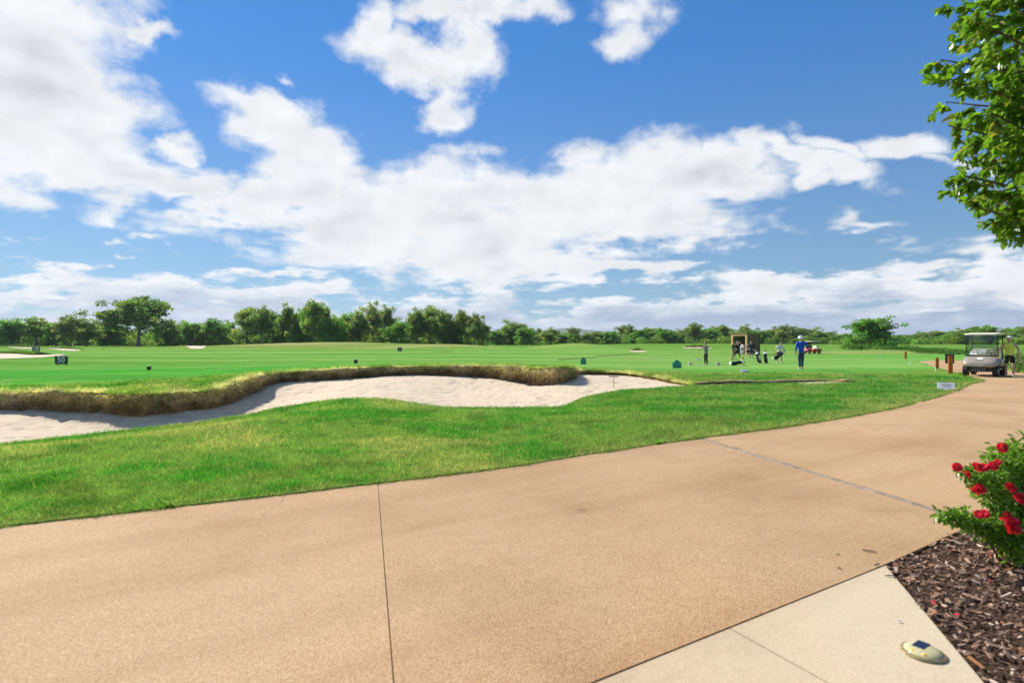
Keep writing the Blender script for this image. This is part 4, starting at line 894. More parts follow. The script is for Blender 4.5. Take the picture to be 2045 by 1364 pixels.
def person(loc, rz, label, pose, top, bottom, shorts=False, shoes='shoe', sleeve='short', hat=None, hair='hair', height=1.76, group=None):
    J = {k: Vector(v) for k, v in {**BASE, **pose}.items()}
    o = empty('person', loc, rz); o.scale = (height / 1.76,) * 3; tag(o, label, 'person', group)
    rad = dict(pelvis=.10, waist=.095, chest=.11, neck=.052, chin=.062, head=.088, crown=.068, shL=.062, elL=.043, wrL=.030, haL=.036, hipL=.085, knL=.055, anL=.040, toL=.036)
    for k in list(rad):
        if k.endswith('L'): rad[k[:-1] + 'R'] = rad[k]
    E = [('pelvis', 'waist'), ('waist', 'chest'), ('chest', 'neck'), ('neck', 'chin'), ('chin', 'head'), ('head', 'crown')]
    for s in 'LR': E += [('chest', 'sh' + s), ('sh' + s, 'el' + s), ('el' + s, 'wr' + s), ('wr' + s, 'ha' + s), ('pelvis', 'hip' + s), ('hip' + s, 'kn' + s), ('kn' + s, 'an' + s), ('an' + s, 'to' + s)]
    V = {k: (J[k], rad[k]) for k in J}
    fw = Vector((0, -1, 0)); V['nose'] = (J['head'] + Vector((0, -.098, -.025)), .014); E.append(('head', 'nose'))
    for s, sx in (('L', 1), ('R', -1)):
        V['ear' + s] = (J['head'] + Vector((sx * .088, .012, -.015)), .017); E.append(('head', 'ear' + s))
        h, w = J['ha' + s], J['wr' + s]; d = (h - w).normalized(); side = d.cross(Vector((0, 1, .15))).normalized() if abs(d.y) < .9 else Vector((1, 0, 0)); pn = d.cross(side).normalized()
        for i, (off, ln) in enumerate(((-.030, .062), (-.010, .075), (.010, .072), (.028, .056))):
            a = h + side * off + d * .022; b = a + d * ln * .55 - pn * .006; c = b + d * ln * .4 - pn * .022
            V[f'f{s}{i}a'] = (a, .010); V[f'f{s}{i}b'] = (b, .009); V[f'f{s}{i}c'] = (c, .008); E += [('ha' + s, f'f{s}{i}a'), (f'f{s}{i}a', f'f{s}{i}b'), (f'f{s}{i}b', f'f{s}{i}c')]
        a = h - side * .03 * sx - d * .015; b = a - side * .028 * sx + d * .035 - pn * .012; V[f't{s}a'] = (a, .012); V[f't{s}b'] = (b, .010); E += [('ha' + s, f't{s}a'), (f't{s}a', f't{s}b')]
    link('body', skin_mesh('body', V, E, 'pelvis', P['skin']), o)
    g = .020
    sv = {k: (J[k], r) for k, r in (('pelvis', .150), ('waist', .145), ('chest', .158), ('shL', .085), ('shR', .085))}
    sv['collar'] = (J['neck'] + Vector((0, 0, -.045)), .066); se = [('pelvis', 'waist'), ('waist', 'chest'), ('chest', 'collar'), ('chest', 'shL'), ('chest', 'shR')]
    hem = J['pelvis'] + (J['pelvis'] - J['waist']).normalized() * .05; sv['hem'] = (hem, .150); se.append(('hem', 'pelvis'))
    if sleeve != 'none':
        for s in 'LR':
            e = J['el' + s]; sh = J['sh' + s]; t = .85 if sleeve == 'short' else 1.0
            sv['up' + s] = (sh.lerp(e, .5), .070); sv['el' + s] = (sh.lerp(e, t), .064 if t < 1 else .058); se += [('sh' + s, 'up' + s), ('up' + s, 'el' + s)]
            if sleeve == 'long': sv['wr' + s] = (e.lerp(J['wr' + s], .93), .042); se.append(('el' + s, 'wr' + s))
    link('shirt', skin_mesh('shirt', sv, se, 'waist', P[top]), o)
    tv = {'pelvis': (J['pelvis'], .138), 'belt': (J['pelvis'].lerp(J['waist'], .35), .128)}; te = [('pelvis', 'belt')]
    for s in 'LR':
        hp, kn, an = J['hip' + s], J['kn' + s], J['an' + s]; tv['hip' + s] = (hp, .108); te.append(('pelvis', 'hip' + s))
        tv['th' + s] = (hp.lerp(kn, .5), .094); te.append(('hip' + s, 'th' + s)); tv['kn' + s] = (hp.lerp(kn, .92) if shorts else kn, .088 if shorts else .072); te.append(('th' + s, 'kn' + s))
        if not shorts: tv['an' + s] = (kn.lerp(an, .93), .060); te.append(('kn' + s, 'an' + s))
    link('shorts' if shorts else 'trousers', skin_mesh('trousers', tv, te, 'pelvis', P[bottom]), o)
    for s in 'LR':
        an, to = J['an' + s], J['to' + s]; d = to - an; d.z = 0; d.normalize(); heel = an - d * .05; heel.z = an.z - .045; t2 = to.copy()
        link('shoe', skin_mesh('shoe', {'heel': (heel, (.042, .045)), 'mid': (heel.lerp(t2, .5), (.046, .042)), 'toe': (t2, (.044, .034)), 'ankle': (an + Vector((0, 0, .005)), .046)}, [('heel', 'mid'), ('mid', 'toe'), ('heel', 'ankle')], 'heel', P[shoes], 1), o)
    hd, cr = J['head'], J['crown']; up = (cr - J['chin']).normalized()
    q = Vector((0, 0, 1)).rotation_difference(up)
    if hat == 'bucket':
        b = B().lathe([(.165, .0), (.17, .008), (.115, .045), (.112, .10), (.095, .135), (.03, .148)], 20); h = b.to('hat', P['white'], o, True); h.location = hd + up * .005; h.rotation_mode = 'QUATERNION'; h.rotation_quaternion = q
    elif hat == 'cap':
        b = B().lathe([(.104, 0), (.108, .03), (.098, .075), (.06, .105), (.01, .115)], 18).loft([((0, -.085, .012), (.075, 0, 0), (0, 0, .010)), ((0, -.15, .004), (.075, 0, 0), (0, 0, .008)), ((0, -.195, -.006), (.05, 0, 0), (0, 0, .005))], 12)
        h = b.to('cap', P['white'], o, True); h.location = hd + up * .005; h.rotation_mode = 'QUATERNION'; h.rotation_quaternion = q
    bm = bmesh.new(); ball(bm, (0, 0, 0), .098, (1, 1.05, 1.05), 3)
    for v in [v for v in bm.verts if v.co.y < -.035 and v.co.z < .055 or v.co.z < -.07]: bm.verts.remove(v)
    h = bm_obj('hair', bm, P[hair], o, True); h.location = hd + up * .012 + Vector((0, .008, 0)); h.rotation_mode = 'QUATERNION'; h.rotation_quaternion = q
    for sx in (-1, 1):
        e = B().ball((0, 0, 0), .012, (1, .6, .8), 1).to('eye', P['black'], o, True); e.location = hd + Vector((sx * .033, -.082, .005))
    return o

# ------------------------------------------------------------------ golf carts
def wheel(parent, c, rim):
    t = B(); prof = [(.12, -.09), (.20, -.10), (.228, -.075), (.235, 0), (.228, .075), (.20, .10), (.12, .09)]
    t.lathe(prof, 24); w = t.to('wheel', P['rubber'], parent, True); w.location = c; w.rotation_euler = (0, R(90), 0)
    B().lathe([(.05, -.095), (.118, -.088), (.125, -.08), (.125, .08), (.118, .088), (.05, .095)], 20).to('rim', P[rim], w, True)
    return w
def golf_cart(loc, rz, label, paint, stickers=True):
    o = empty('golf_cart', loc, rz); tag(o, label, 'golf cart', 'golf carts')
    # front cowl, lofted along the length (front is -y)
    S = lambda y, w, z0, z1: ((0, y, (z0 + z1) / 2), (w, 0, 0), (0, 0, (z1 - z0) / 2))
    B().loft([S(-1.22, .36, .43, .56), S(-1.18, .50, .40, .63), S(-1.08, .575, .385, .70), S(-.90, .60, .40, .78), S(-.70, .605, .50, .84), S(-.60, .59, .58, .87), S(-.56, .55, .62, .86)], 28, 3.4).to('cowl', P[paint], o, True)
    B().box((0, .62, .55), (1.16, 1.15, .30), bev=.06).box((0, -.05, .30), (1.10, 1.5, .06), bev=.02).to('rear_body', P[paint], o, True)
    B().box((0, -.25, .335), (1.04, .75, .012)).box((0, -.53, .60), (1.02, .04, .48), bev=.01).box((0, -.56, .885), (1.08, .16, .05), bev=.015).to('floor_and_dash', P['black'], o)
    gr = B().box((0, -1.14, .30), (.56, .10, .19), bev=.02).box((0, -1.20, .385), (.62, .05, .035), bev=.012).to('bumper', P['black'], o)
    for k in range(6): B().box((-.2 + k * .08, -1.196, .29), (.012, .008, .13)).to('bumper_rib', P['steel'], gr)
    for sx in (-1, 1):
        B().loft([((sx * .40, -1.13, .56), (.10, 0, 0), (0, 0, .03)), ((sx * .39, -1.185, .555), (.085, 0, 0), (0, 0, .024))], 12).to('headlight', P['paper'], o, True)
    for sx in (-1, 1):
        for y in (-.82, .80): wheel(o, (sx * .50, y, .235), 'steel')
    B().cyl((-.5, -.82, .235), (.5, -.82, .235), .03).box((0, -.82, .27), (.5, .16, .10), bev=.02).to('axle', P['black'], o); B().cyl((-.5, .8, .235), (.5, .8, .235), .035).to('axle', P['black'], o)
    rf = B().loft([((0, -.80, 1.80), (.50, 0, 0), (0, 0, .02)), ((0, -.76, 1.81), (.575, 0, 0), (0, 0, .04)), ((0, 0, 1.835), (.59, 0, 0), (0, 0, .045)), ((0, .86, 1.82), (.585, 0, 0), (0, 0, .04)), ((0, .92, 1.81), (.5, 0, 0), (0, 0, .02))], 20, 5.0).to('roof', P['cream'], o, True)
    for sx in (-1, 1):
        B().cyl((sx * .545, -.575, .84), (sx * .52, -.60, 1.79), .020, n=8).to('roof_post', P['black'], o, True); B().cyl((sx * .53, .55, .66), (sx * .52, .72, 1.79), .020, n=8).to('roof_post', P['black'], o, True)
    ws = B().box((0, -.59, 1.09), (1.06, .008, .40)).box((0, -.595, 1.545), (1.06, .008, .47)).to('windscreen', P['screen'], o)
    B().box((0, -.60, 1.30), (1.08, .022, .026), bev=.006).to('windscreen_bar', P['steel'], ws)
    B().box((0, .28, .74), (1.02, .48, .12), bev=.045).to('seat', P['cream'], o, True); B().box((0, .56, 1.0), (1.02, .10, .36), rot=Euler((R(-10), 0, 0)), bev=.04).to('backrest', P['cream'], o, True)
    sw = B(); n = 20
    sw.bm.free(); sw.bm = bmesh.new(); pts = [Vector((.17 * math.cos(2 * math.pi * i / n), .17 * math.sin(2 * math.pi * i / n), 0)) for i in range(n)]
    for i in range(n): cyl(sw.bm, pts[i], pts[(i + 1) % n], .013, n=6)
    sw.cyl((0, 0, 0), (0, 0, -.35), .018, n=8).box((0, 0, 0), (.3, .03, .015)); s = sw.to('steering_wheel', P['black'], o, True); s.location = (.27, -.33, 1.0); s.rotation_euler = (R(42), 0, 0)
    B().box((0, 1.10, .52), (.95, .26, .06), bev=.015).box((0, 1.2, .75), (.9, .03, .05)).box((-.44, 1.2, .64), (.03, .03, .24)).box((.44, 1.2, .64), (.03, .03, .24)).to('bag_rack', P['black'], o)
    if stickers:
        B().box((.03, -.607, 1.09), (.24, .006, .15)).to('paper_sheet', P['paper'], o)
        pp = B().box((-.28, -.612, 1.03), (.20, .008, .10), rot=Euler((R(-18), 0, 0))).box((-.28, -.63, .955), (.25, .012, .06), rot=Euler((R(-30), 0, 0))).to('score_card', P['paper'], o)
        B().box((-.28, -.622, 1.04), (.12, .004, .03), rot=Euler((R(-18), 0, 0))).to('print', P['printed'], pp)
        B().loft([((0, -.89, .79), (.11, 0, 0), (0, .02, .012)), ((0, -1.0, .745), (.085, 0, 0), (0, .015, .010))], 14, 4).to('badge', P['white'], o, True)
        for k in (-1, 0, 1): B().box((k * .085, -1.115, .69), (.05, .012, .022), bev=.004).to('vent_slot', P['black'], o)
    return o
hd = Vector((-.755, -.674)); cart_rz = math.atan2(hd.x, -hd.y)
golf_cart((20.72, 24.95, .004), cart_rz, 'champagne coloured golf cart parked on the drive facing the camera', 'silver')
person((21.38, 24.45, .004), R(-52), 'person in yellow sleeveless vest, white cap and dark shorts beside the golf cart',
       dict(head=(-.01, -.035, 1.64), elR=(-.27, -.10, 1.18), wrR=(-.25, -.30, 1.22), haR=(-.245, -.38, 1.23), elL=(.29, .06, 1.15), wrL=(.31, -.02, .90), haL=(.315, -.04, .82), knL=(.13, -.05, .5), anL=(.14, .0, .09), toL=(.17, -.16, .035)), 'hivis', 'blackcloth', True, 'shoe', 'none', 'cap', height=1.74)
h = hit(1622, 708); h = ((1622 - CU) / FPX * 84, 84, float(H((1622 - CU) / FPX * 84, 84)))
rc = golf_cart(h, R(-78), 'red golf cart with white roof driving behind the blue-shirted person', 'red', False)

# ------------------------------------------------------------------ golf bags
def golf_bag(loc, rz, label, lying=False, legs=True, tilt=22.0, body='blackcloth', trim='white', group='golf bags on the tee'):
    o = empty('golf_bag', loc, rz); tag(o, label, 'golf bag', group)
    M4 = Euler((R(84 if lying else tilt), 0, 0)).to_matrix().to_4x4(); off = Vector((0, .02, .14 if lying else .03))
    def add(b, name, mat):
        bmesh.ops.transform(b.bm, matrix=Matrix.Translation(off) @ M4, verts=b.bm.verts); return b.to(name, P[mat], o, True)
    add(B().loft([((0, 0, 0), (.115, 0, 0), (0, .10, 0)), ((0, 0, .06), (.13, 0, 0), (0, .115, 0)), ((0, 0, .55), (.125, 0, 0), (0, .11, 0)), ((0, 0, .84), (.135, 0, 0), (0, .12, 0))], 18), 'bag_body', body)
    add(B().lathe([(.128, .82), (.142, .83), (.142, .88), (.12, .885)], 18), 'rim', trim); add(B().lathe([(.12, -.01), (.135, 0), (.136, .06), (.12, .065)], 18), 'base', trim)
    add(B().box((0, -.12, .30), (.20, .09, .38), bev=.035), 'pocket', body); add(B().box((.13, -.01, .45), (.06, .14, .42), bev=.025), 'side_pocket', trim)
    st = bmesh.new(); st.free(); b = B(); pts = [Vector((.04, .12 + .14 * math.sin(t * math.pi), .2 + .55 * t)) for t in np.linspace(0, 1, 9)]
    for p_, q_ in zip(pts, pts[1:]): b.cyl(p_, q_, .018, n=6)
    add(b, 'strap', 'straps')
    for k in range(7):
        a = random.uniform(0, 6.28); r = random.uniform(.02, .09); tz = random.uniform(1.0, 1.16); x, y = r * math.cos(a), r * math.sin(a)
        b = B().cyl((x * .6, y * .6, .8), (x, y, tz), .006, n=6)
        if k < 3: b.ball((x + .02, y, tz + .02), .045, (1.1, .8, .75), 2)
        else: b.box((x + .02, y, tz + .02), (.075, .018, .045), rot=Euler((0, .4, a)), bev=.006)
        add(b, 'club', ('black', 'steel', 'steel', 'white')[k % 4])
    if legs and not lying:
        for sx in (-1, 1): B().cyl((sx * .05, -.26, .66), (sx * .30, -.52, .01), .010, n=6).ball((sx * .30, -.52, .02), .02, sub=1).to('stand_leg', P['black'], o, True)
    return o
def G(u, v): return hit(u, v)
def atY(u, Y): x = (u - CU) / FPX * Y; return (x, Y, float(H(x, Y)))

# ------------------------------------------------------------------ the practice tee
person(G(1600, 738), R(168), 'person in blue shirt, jeans and white bucket hat seen from behind', dict(elL=(.245, .05, 1.15), wrL=(.25, -.08, .93), haL=(.25, -.12, .85), elR=(-.29, .04, 1.17), wrR=(-.36, -.05, .95), haR=(-.38, -.08, .87), knL=(.08, -.03, .5), anL=(.07, .03, .09), toL=(.09, -.13, .035), knR=(-.07, -.05, .5), anR=(-.06, -.02, .09), toR=(-.07, -.17, .035), chest=(0, -.03, 1.30), neck=(0, -.05, 1.47), chin=(0, -.08, 1.55), head=(0, -.08, 1.63), crown=(0, -.07, 1.71)),
       'blue', 'jeans', False, 'shoe', 'long', 'bucket', 'hairgrey', 1.80)
Ysw = 41.5; sw = atY(1410, Ysw)
person(sw, R(-82), 'golfer in grey shirt and black trousers holding a club out on the mat', dict(elL=(.13, -.30, 1.28), wrL=(.02, -.50, 1.20), haL=(.0, -.57, 1.18), elR=(-.15, -.28, 1.25), wrR=(-.04, -.46, 1.19), haR=(-.02, -.54, 1.17), knL=(.16, -.03, .5), anL=(.19, .02, .09), toL=(.21, -.14, .035), knR=(-.13, -.03, .5), anR=(-.17, .02, .09), toR=(-.19, -.14, .035), chin=(0, -.06, 1.55), head=(0, -.07, 1.62), crown=(0, -.07, 1.70)),
       'greyshirt', 'blackcloth', False, 'shoe', 'short', None, 'hair', 1.72)
gc = empty('golf_club', sw, R(-82)); tag(gc, 'thin golf club held out level by the golfer in grey', 'golf club')
B().cyl((0, -.48, 1.2), (-.35, -1.05, 1.32), .008, n=6).to('shaft', P['steel'], gc); B().cyl((.01, -.46, 1.195), (-.08, -.62, 1.23), .013, n=6).to('grip', P['black'], gc); B().box((-.37, -1.08, 1.34), (.05, .08, .03), bev=.008).to('club_head', P['black'], gc)
f = atY(1556, 45.0)
person(f, R(-8), 'person in white shirt and dark shorts carrying a golf bag', dict(waist=(.03, -.02, 1.10), chest=(.06, -.05, 1.29), neck=(.08, -.09, 1.46), chin=(.09, -.12, 1.54), head=(.09, -.13, 1.62), crown=(.1, -.11, 1.70), shL=(.25, -.05, 1.40), elL=(.33, .0, 1.13), wrL=(.34, -.05, .90), haL=(.345, -.07, .82), shR=(-.13, -.05, 1.40), elR=(-.27, -.06, 1.18), wrR=(-.42, -.12, 1.02), haR=(-.47, -.14, .97), knL=(.13, -.16, .52), anL=(.14, -.18, .10), toL=(.15, -.34, .04), knR=(-.12, .02, .5), anR=(-.13, .14, .10), toR=(-.13, -.02, .035)),
       'whitecloth', 'blackcloth', True, 'shoe', 'short', None, 'hairgrey', 1.74)
b = golf_bag((f[0] - .48, f[1] - .10, f[2] + .30), R(82), 'black golf bag hanging from the shoulder of the person in white', False, False, 52)
golf_bag(atY(1518, 45.5), R(-70), 'black golf bag leaning on its spread stand legs, left of the pair', tilt=24)
golf_bag(atY(1530, 45.0), R(-40), 'black and white golf bag standing beside the carried bag', tilt=20, trim='whitecloth')
golf_bag(atY(1459, 40.5), R(100), 'black golf bag lying flat on the tee behind the golfer', True, False)
person(atY(1463, 56), R(60), 'person in black shirt and khaki trousers bending by the yellow basket', dict(chest=(0, -.10, 1.28), neck=(0, -.16, 1.43), chin=(0, -.2, 1.5), head=(0, -.21, 1.58), crown=(0, -.2, 1.66), elL=(.22, -.2, 1.12), wrL=(.16, -.36, 1.02), haL=(.14, -.42, .98), elR=(-.24, -.12, 1.1), wrR=(-.25, -.25, .9), haR=(-.25, -.3, .83)), 'blackcloth', 'khaki', False, 'shoe', 'short', None, 'hair', 1.74)
person(atY(1472, 58), R(40), 'person in black walking past the hut with raised arms', dict(elL=(.26, -.18, 1.42), wrL=(.14, -.26, 1.60), haL=(.10, -.24, 1.66), elR=(-.26, -.18, 1.40), wrR=(-.14, -.28, 1.56), haR=(-.10, -.28, 1.62), knL=(.1, -.2, .53), anL=(.1, -.24, .10), toL=(.1, -.40, .05), knR=(-.1, .1, .5), anR=(-.1, .32, .14), toR=(-.1, .2, .04)), 'blackcloth', 'blackcloth', False, 'shoe', 'short', None, 'hairgrey', 1.8)
person(atY(1500, 60), R(150), 'person in navy jacket and shorts standing right of the hut opening', dict(elL=(.27, -.05, 1.15), wrL=(.2, -.22, 1.08), haL=(.17, -.28, 1.06)), 'navy', 'navy', True, 'shoe', 'long', None, 'hairgrey', 1.8)
person(atY(1493, 63), R(20), 'person in pink top half hidden beside the hut post', dict(), 'pink', 'blackcloth', True, 'shoe', 'short', None, 'hair', 1.66)
# hut
def hut():
    Y = 80.0; x0 = (1464 - CU) / FPX * Y; x1 = (1490 - CU) / FPX * Y; z = float(H((x0 + x1) / 2, Y)) - .02; w = 2.5; top = CAM_H + (CV - 667) / FPX * Y - z; dp = 2.6
    rz = R(-64); o = empty('timber_hut', ((x0 + x1) / 2, Y, z), rz); tag(o, 'open fronted timber hut with brown cladding behind the practice tee', 'hut')
    for sx in (-1, 1):
        sd = empty('side_wall', (0, 0, 0)); sd.parent = o
        nb = 12; bh = (top - .15) / nb
        for k in range(nb): B().box((sx * (w / 2 - .02), dp / 2, bh * (k + .5)), (.06, dp, bh - .015), bev=.006).to('board', P['timberdark'], sd)
        B().box((sx * (w / 2 - .02), -.06, top / 2), (.26, .14, top), bev=.01).to('post', P['timber'], o)
    B().box((0, -.06, top - .13), (w - .30, .13, .26), bev=.01).to('lintel', P['timber'], o)
    B().box((0, dp / 2, top + .04), (w + .3, dp + .4, .10), bev=.01).to('roof', P['timberdark'], o); B().box((0, dp, top / 2), (w - .1, .06, top - .1)).to('back_wall', P['timber'], o); B().box((0, dp / 2, .03), (w - .1, dp - .1, .06)).to('floor', P['timber'], o)
    for k in range(3): B().box((w / 2 + .03, .5 + k, top / 2), (.05, .09, top - .1)).to('batten', P['timberdark'], o)
    m = empty('ball_machine', (o.location.x + .28, Y - .35, z + .0), rz); tag(m, 'grey ball dispenser standing in the mouth of the timber hut', 'ball dispenser')
    B().box((0, .1, .62), (.62, .5, 1.24), bev=.05).loft([((0, .1, 1.24), (.29, 0, 0), (0, .23, 0)), ((0, .1, 1.42), (.20, 0, 0), (0, .16, 0))], 16, 4).to('cabinet', P['greymetal'], m, True); B().box((.05, -.16, .80), (.30, .03, .34), bev=.01).to('front_panel', P['darkpanel'], m); B().box((0, -.2, .32), (.3, .14, .08), bev=.02).to('chute', P['steel'], m)
hut()
def basket(loc, label, col='yellow'):
    o = empty('ball_basket', loc); tag(o, label, 'basket', 'ball baskets on the tee'); b = B().lathe([(.11, .0), (.15, .22), (.158, .22), (.158, .235), (.145, .235), (.105, .015)], 16); b.to('bucket', P[col], o, True)
    n = 10; pts = [Vector((.15 * math.cos(math.pi * i / n), 0, .23 + .17 * math.sin(math.pi * i / n))) for i in range(n + 1)]; b = B()
    for p_, q_ in zip(pts, pts[1:]): b.cyl(p_, q_, .006, n=5)
    b.to('handle', P['steel'], o)
    for k in range(9): B().ball((.06 * math.cos(k * 2.4) * (k % 3) / 2, .06 * math.sin(k * 2.4) * (k % 3) / 2, .22 + .02 * (k % 2)), .0215, sub=1).to('ball', P['ballw'], o, True)
basket(atY(1461, 55), 'yellow ball basket at the feet of the person in khaki trousers'); basket(atY(1483, 56.5), 'yellow ball basket on the grass right of the walking person in black'); basket(atY(1434, 41.2), 'pale ball basket between the golfer and the lying bag', 'cream'); basket(atY(1378, 41.5), 'pale ball basket at the left end of the tee mat', 'cream')
mt = empty('tee_mat', atY(1408, 41.2)); mt.location.z += .012; tag(mt, 'flat green tee mat under the golfer in grey', 'mat'); B().box((0, 0, .0), (2.6, 1.3, .024), bev=.004).to('pad', P['mat'], mt); B().box((0, -.66, .003), (2.6, .035, .03)).to('edge_strip', P['white'], mt)
for u, v, lab in ((1394, 717, 'pale blue club tray left of the golfer in grey'), (1487, 742, 'pale blue club tray on the grass in front of the tee')):
    o = empty('club_tray', G(u, v + 3)); tag(o, lab, 'tray', 'club trays'); B().box((0, 0, .10), (.34, .22, .06), rot=Euler((R(18), 0, R(12))), bev=.01).to('tray', P['paleblue'], o)
    for sx in (-1, 1): B().box((sx * .13, 0, .05), (.03, .16, .11)).to('foot', P['greymetal'], o)
o = empty('bag_stand', G(1485, 731)); tag(o, 'black upright bag stand on the tee between the lying bag and the stand bags', 'stand'); B().cyl((0, 0, 0), (.06, 0, .34), .016, n=8).to('upright', P['black'], o); B().box((.10, 0, .012), (.30, .05, .02)).to('foot', P['black'], o)

# ------------------------------------------------------------------ boards, posts and pins
def board(name, u, vb, wpx, hpx, Y, mat, txt, tsize, label, rz=0.0, lift=0.02):
    p = atY(u, Y); w = wpx / FPX * Y; hh = hpx / FPX * Y; zb = CAM_H - (vb - CV) / FPX * Y - p[2]
    o = empty(name, p, rz); tag(o, label, 'sign', 'distance signs on the range'); zb = max(zb, lift)
    bd = B().box((0, 0, zb + hh / 2), (w, .05, hh), bev=.008).to('board', P[mat], o)
    for sx in (-1, 1): B().box((sx * w * .32, .05, (zb + hh * .6) / 2 - .05), (.06, .05, zb + hh * .6 + .1)).to('leg', P['black'], o)
    if txt: text_mesh(txt, tsize, P['white'], bd, (0, -.030, zb + hh * .5))
    return o
board('distance_sign', 122.5, 727, 28, 16.5, 40.0, 'signdark', '50', .60, 'dark distance sign reading 50 beside the range green', R(-6))
board('distance_sign', 72, 701.3, 17, 8.8, 88.0, 'signdark', '100', .70, 'small dark distance sign reading 100 by the far bunkers', R(-6))
o = board('distance_sign', 798.5, 703.2, 8.6, 7.8, 95.0, 'signdark', None, 0, 'small square dark sign with pale panel below the tall grove', 0)
B().box((0, -.03, .36), (.26, .012, .30)).to('pale_panel', P['paleblue'], o)
def marker(u, Y, w, prof, label):
    p = atY(u, Y); o = empty('tee_marker', p); tag(o, label, 'marker', 'green tee markers'); bm = bmesh.new()
    vs_ = [bm.verts.new((x * w, 0, z * w)) for x, z in prof]; f_ = bm.faces.new(vs_); r = bmesh.ops.extrude_face_region(bm, geom=[f_])
    bmesh.ops.translate(bm, verts=[g for g in r['geom'] if isinstance(g, bmesh.types.BMVert)], vec=(0, .05, 0)); bmesh.ops.recalc_face_normals(bm, faces=bm.faces); bm_obj('board', bm, P['teal'], o)
    for sx in (-1, 1): B().cyl((sx * w * .3, .07, -.1), (sx * w * .3, .07, w * .4), .02, n=6).to('peg', P['teal'], o)
marker(1165, 40.5, .40, [(-.5, .0), (.5, .0), (.5, .85), (.28, 1.0), (.12, 1.3), (-.12, 1.3), (-.28, 1.0), (-.5, .85)], 'narrow green tee marker with pointed top beyond the bunker corner')
marker(1352, 33.5, .52, [(-.5, .0), (.5, .0), (.5, .62), (.3, .68), (.2, .86), (.0, .95), (-.2, .86), (-.3, .68), (-.5, .62)], 'wide green tee marker with rounded top in front of the golfer')
def rust_post(u, v, hpx, w, label, panel=False):
    p = G(u, v); hh = hpx / FPX * p[1]; o = empty('rusty_post', p, R(-30)); tag(o, label, 'post', 'rusty steel posts beside the drive')
    B().box((0, 0, hh / 2 - .1), (w, w * .7, hh + .2), bev=.012).to('shaft', P['rust'], o); B().box((0, 0, hh + .006), (w * .96, w * .66, .012)).to('cap', P['rust'], o)
rust_post(1898, 746, 35, .17, 'tall rusty steel post beside the golf cart'); rust_post(1871.5, 737, 22, .15, 'short rusty steel post left of the tall one'); rust_post(1808.5, 717, 15, .17, 'distant rusty steel post at the far edge of the tee')
hb = empty('litter_bin', atY(1896.5, 29.5), R(-38)); tag(hb, 'dark square bin behind the tall rusty post', 'bin')
B().box((0, 0, .58), (.38, .34, .46), bev=.02).to('bin_body', P['darkpanel'], hb); B().cyl((0, 0, -.1), (0, 0, .36), .05, n=10).to('pole', P['black'], hb); B().box((0, 0, .82), (.40, .36, .03), bev=.01).to('lid', P['black'], hb)
p = G(1890, 781); ws = empty('white_sign', p, R(-30)); tag(ws, 'low white notice board on the grass at the drive edge', 'sign')
bm = bmesh.new(); prof = [(-.21, .07), (-.07, .07), (-.035, .045), (-.02, -.02), (.02, -.02), (.035, .045), (.07, .07), (.21, .07), (.21, .27), (-.21, .27)]
f_ = bm.faces.new([bm.verts.new((x, 0, z)) for x, z in prof]); r = bmesh.ops.extrude_face_region(bm, geom=[f_]); bmesh.ops.translate(bm, verts=[g for g in r['geom'] if isinstance(g, bmesh.types.BMVert)], vec=(0, .03, 0)); bmesh.ops.recalc_face_normals(bm, faces=bm.faces)
bm.transform(Euler((R(-24), 0, 0)).to_matrix().to_4x4()); bm_obj('board', bm, plain('white_sheet', (.86, .86, .84), .6, 0, .02), ws); B().box((0, .105, .10), (.05, .02, .36), rot=Euler((R(-24), 0, 0))).to('stake', P['black'], ws)
for k in range(3): B().box((-.01 + .015 * (k % 2), -.006 - k * .0 + .0, .215 - k * .038), (.28 - .05 * k, .004, .008), rot=Euler((R(-24), 0, 0))).to('print_line', P['pink'], ws).location = (0, (.215 - k * .038) * math.tan(R(24)) + .001, 0)
def pin(u, vb, vt, label):
    p = G(u, vb); hh = (vb - vt) / FPX * p[1]; o = empty('target_pin', p); tag(o, label, 'pin', 'short target pins on the range'); B().cyl((0, 0, -.1), (0, 0, hh), .008, n=6).to('stick', P['yellow'], o); B().lathe([(.01, hh - .13), (.07, hh - .10), (.085, hh - .02), (.06, hh + .03), (.01, hh + .04)], 12).to('head', P['black'], o, True)
pin(297.5, 757, 733, 'black topped pin on the green above the bunker lip'); pin(710.5, 735, 720, 'black topped pin above the middle of the bunker'); pin(206.5, 702, 696, 'black topped pin far out on the range below the trees')
p = at_y(1226, 780, 19.0); rk = empty('bunker_rake', (p[0], p[1], float(sand_z(p[0], p[1])))); tag(rk, 'thin bunker rake standing upright in the sand', 'rake'); hk = CAM_H - (752.5 - CV) / FPX * 19.0 - rk.location.z
B().cyl((0, 0, -.05), (0, .02, hk), .010, n=6).to('handle', P['straps'], rk); B().box((0, .02, hk), (.33, .02, .025)).to('head', P['straps'], rk)
for k in range(7): B().box((-.15 + k * .05, .02, hk + .025), (.008, .008, .03)).to('tooth', P['straps'], rk)
for u, v, lab in ((1818, 728, 'white peg near the middle of the right tee edge'), (1758, 718, 'white peg at the left of the right tee edge'), (1869, 742, 'white peg below the short rusty post')):
    p = G(u, v); o = empty('marker_peg', p); tag(o, lab, 'peg', 'white marker pegs'); B().cyl((0, 0, -.05), (0, 0, .17), .028, .022, n=10).to('peg', P['white'], o, True); B().ball((0, 0, .18), .03, (1, 1, .6), 2).to('peg_cap', P['white'], o, True)
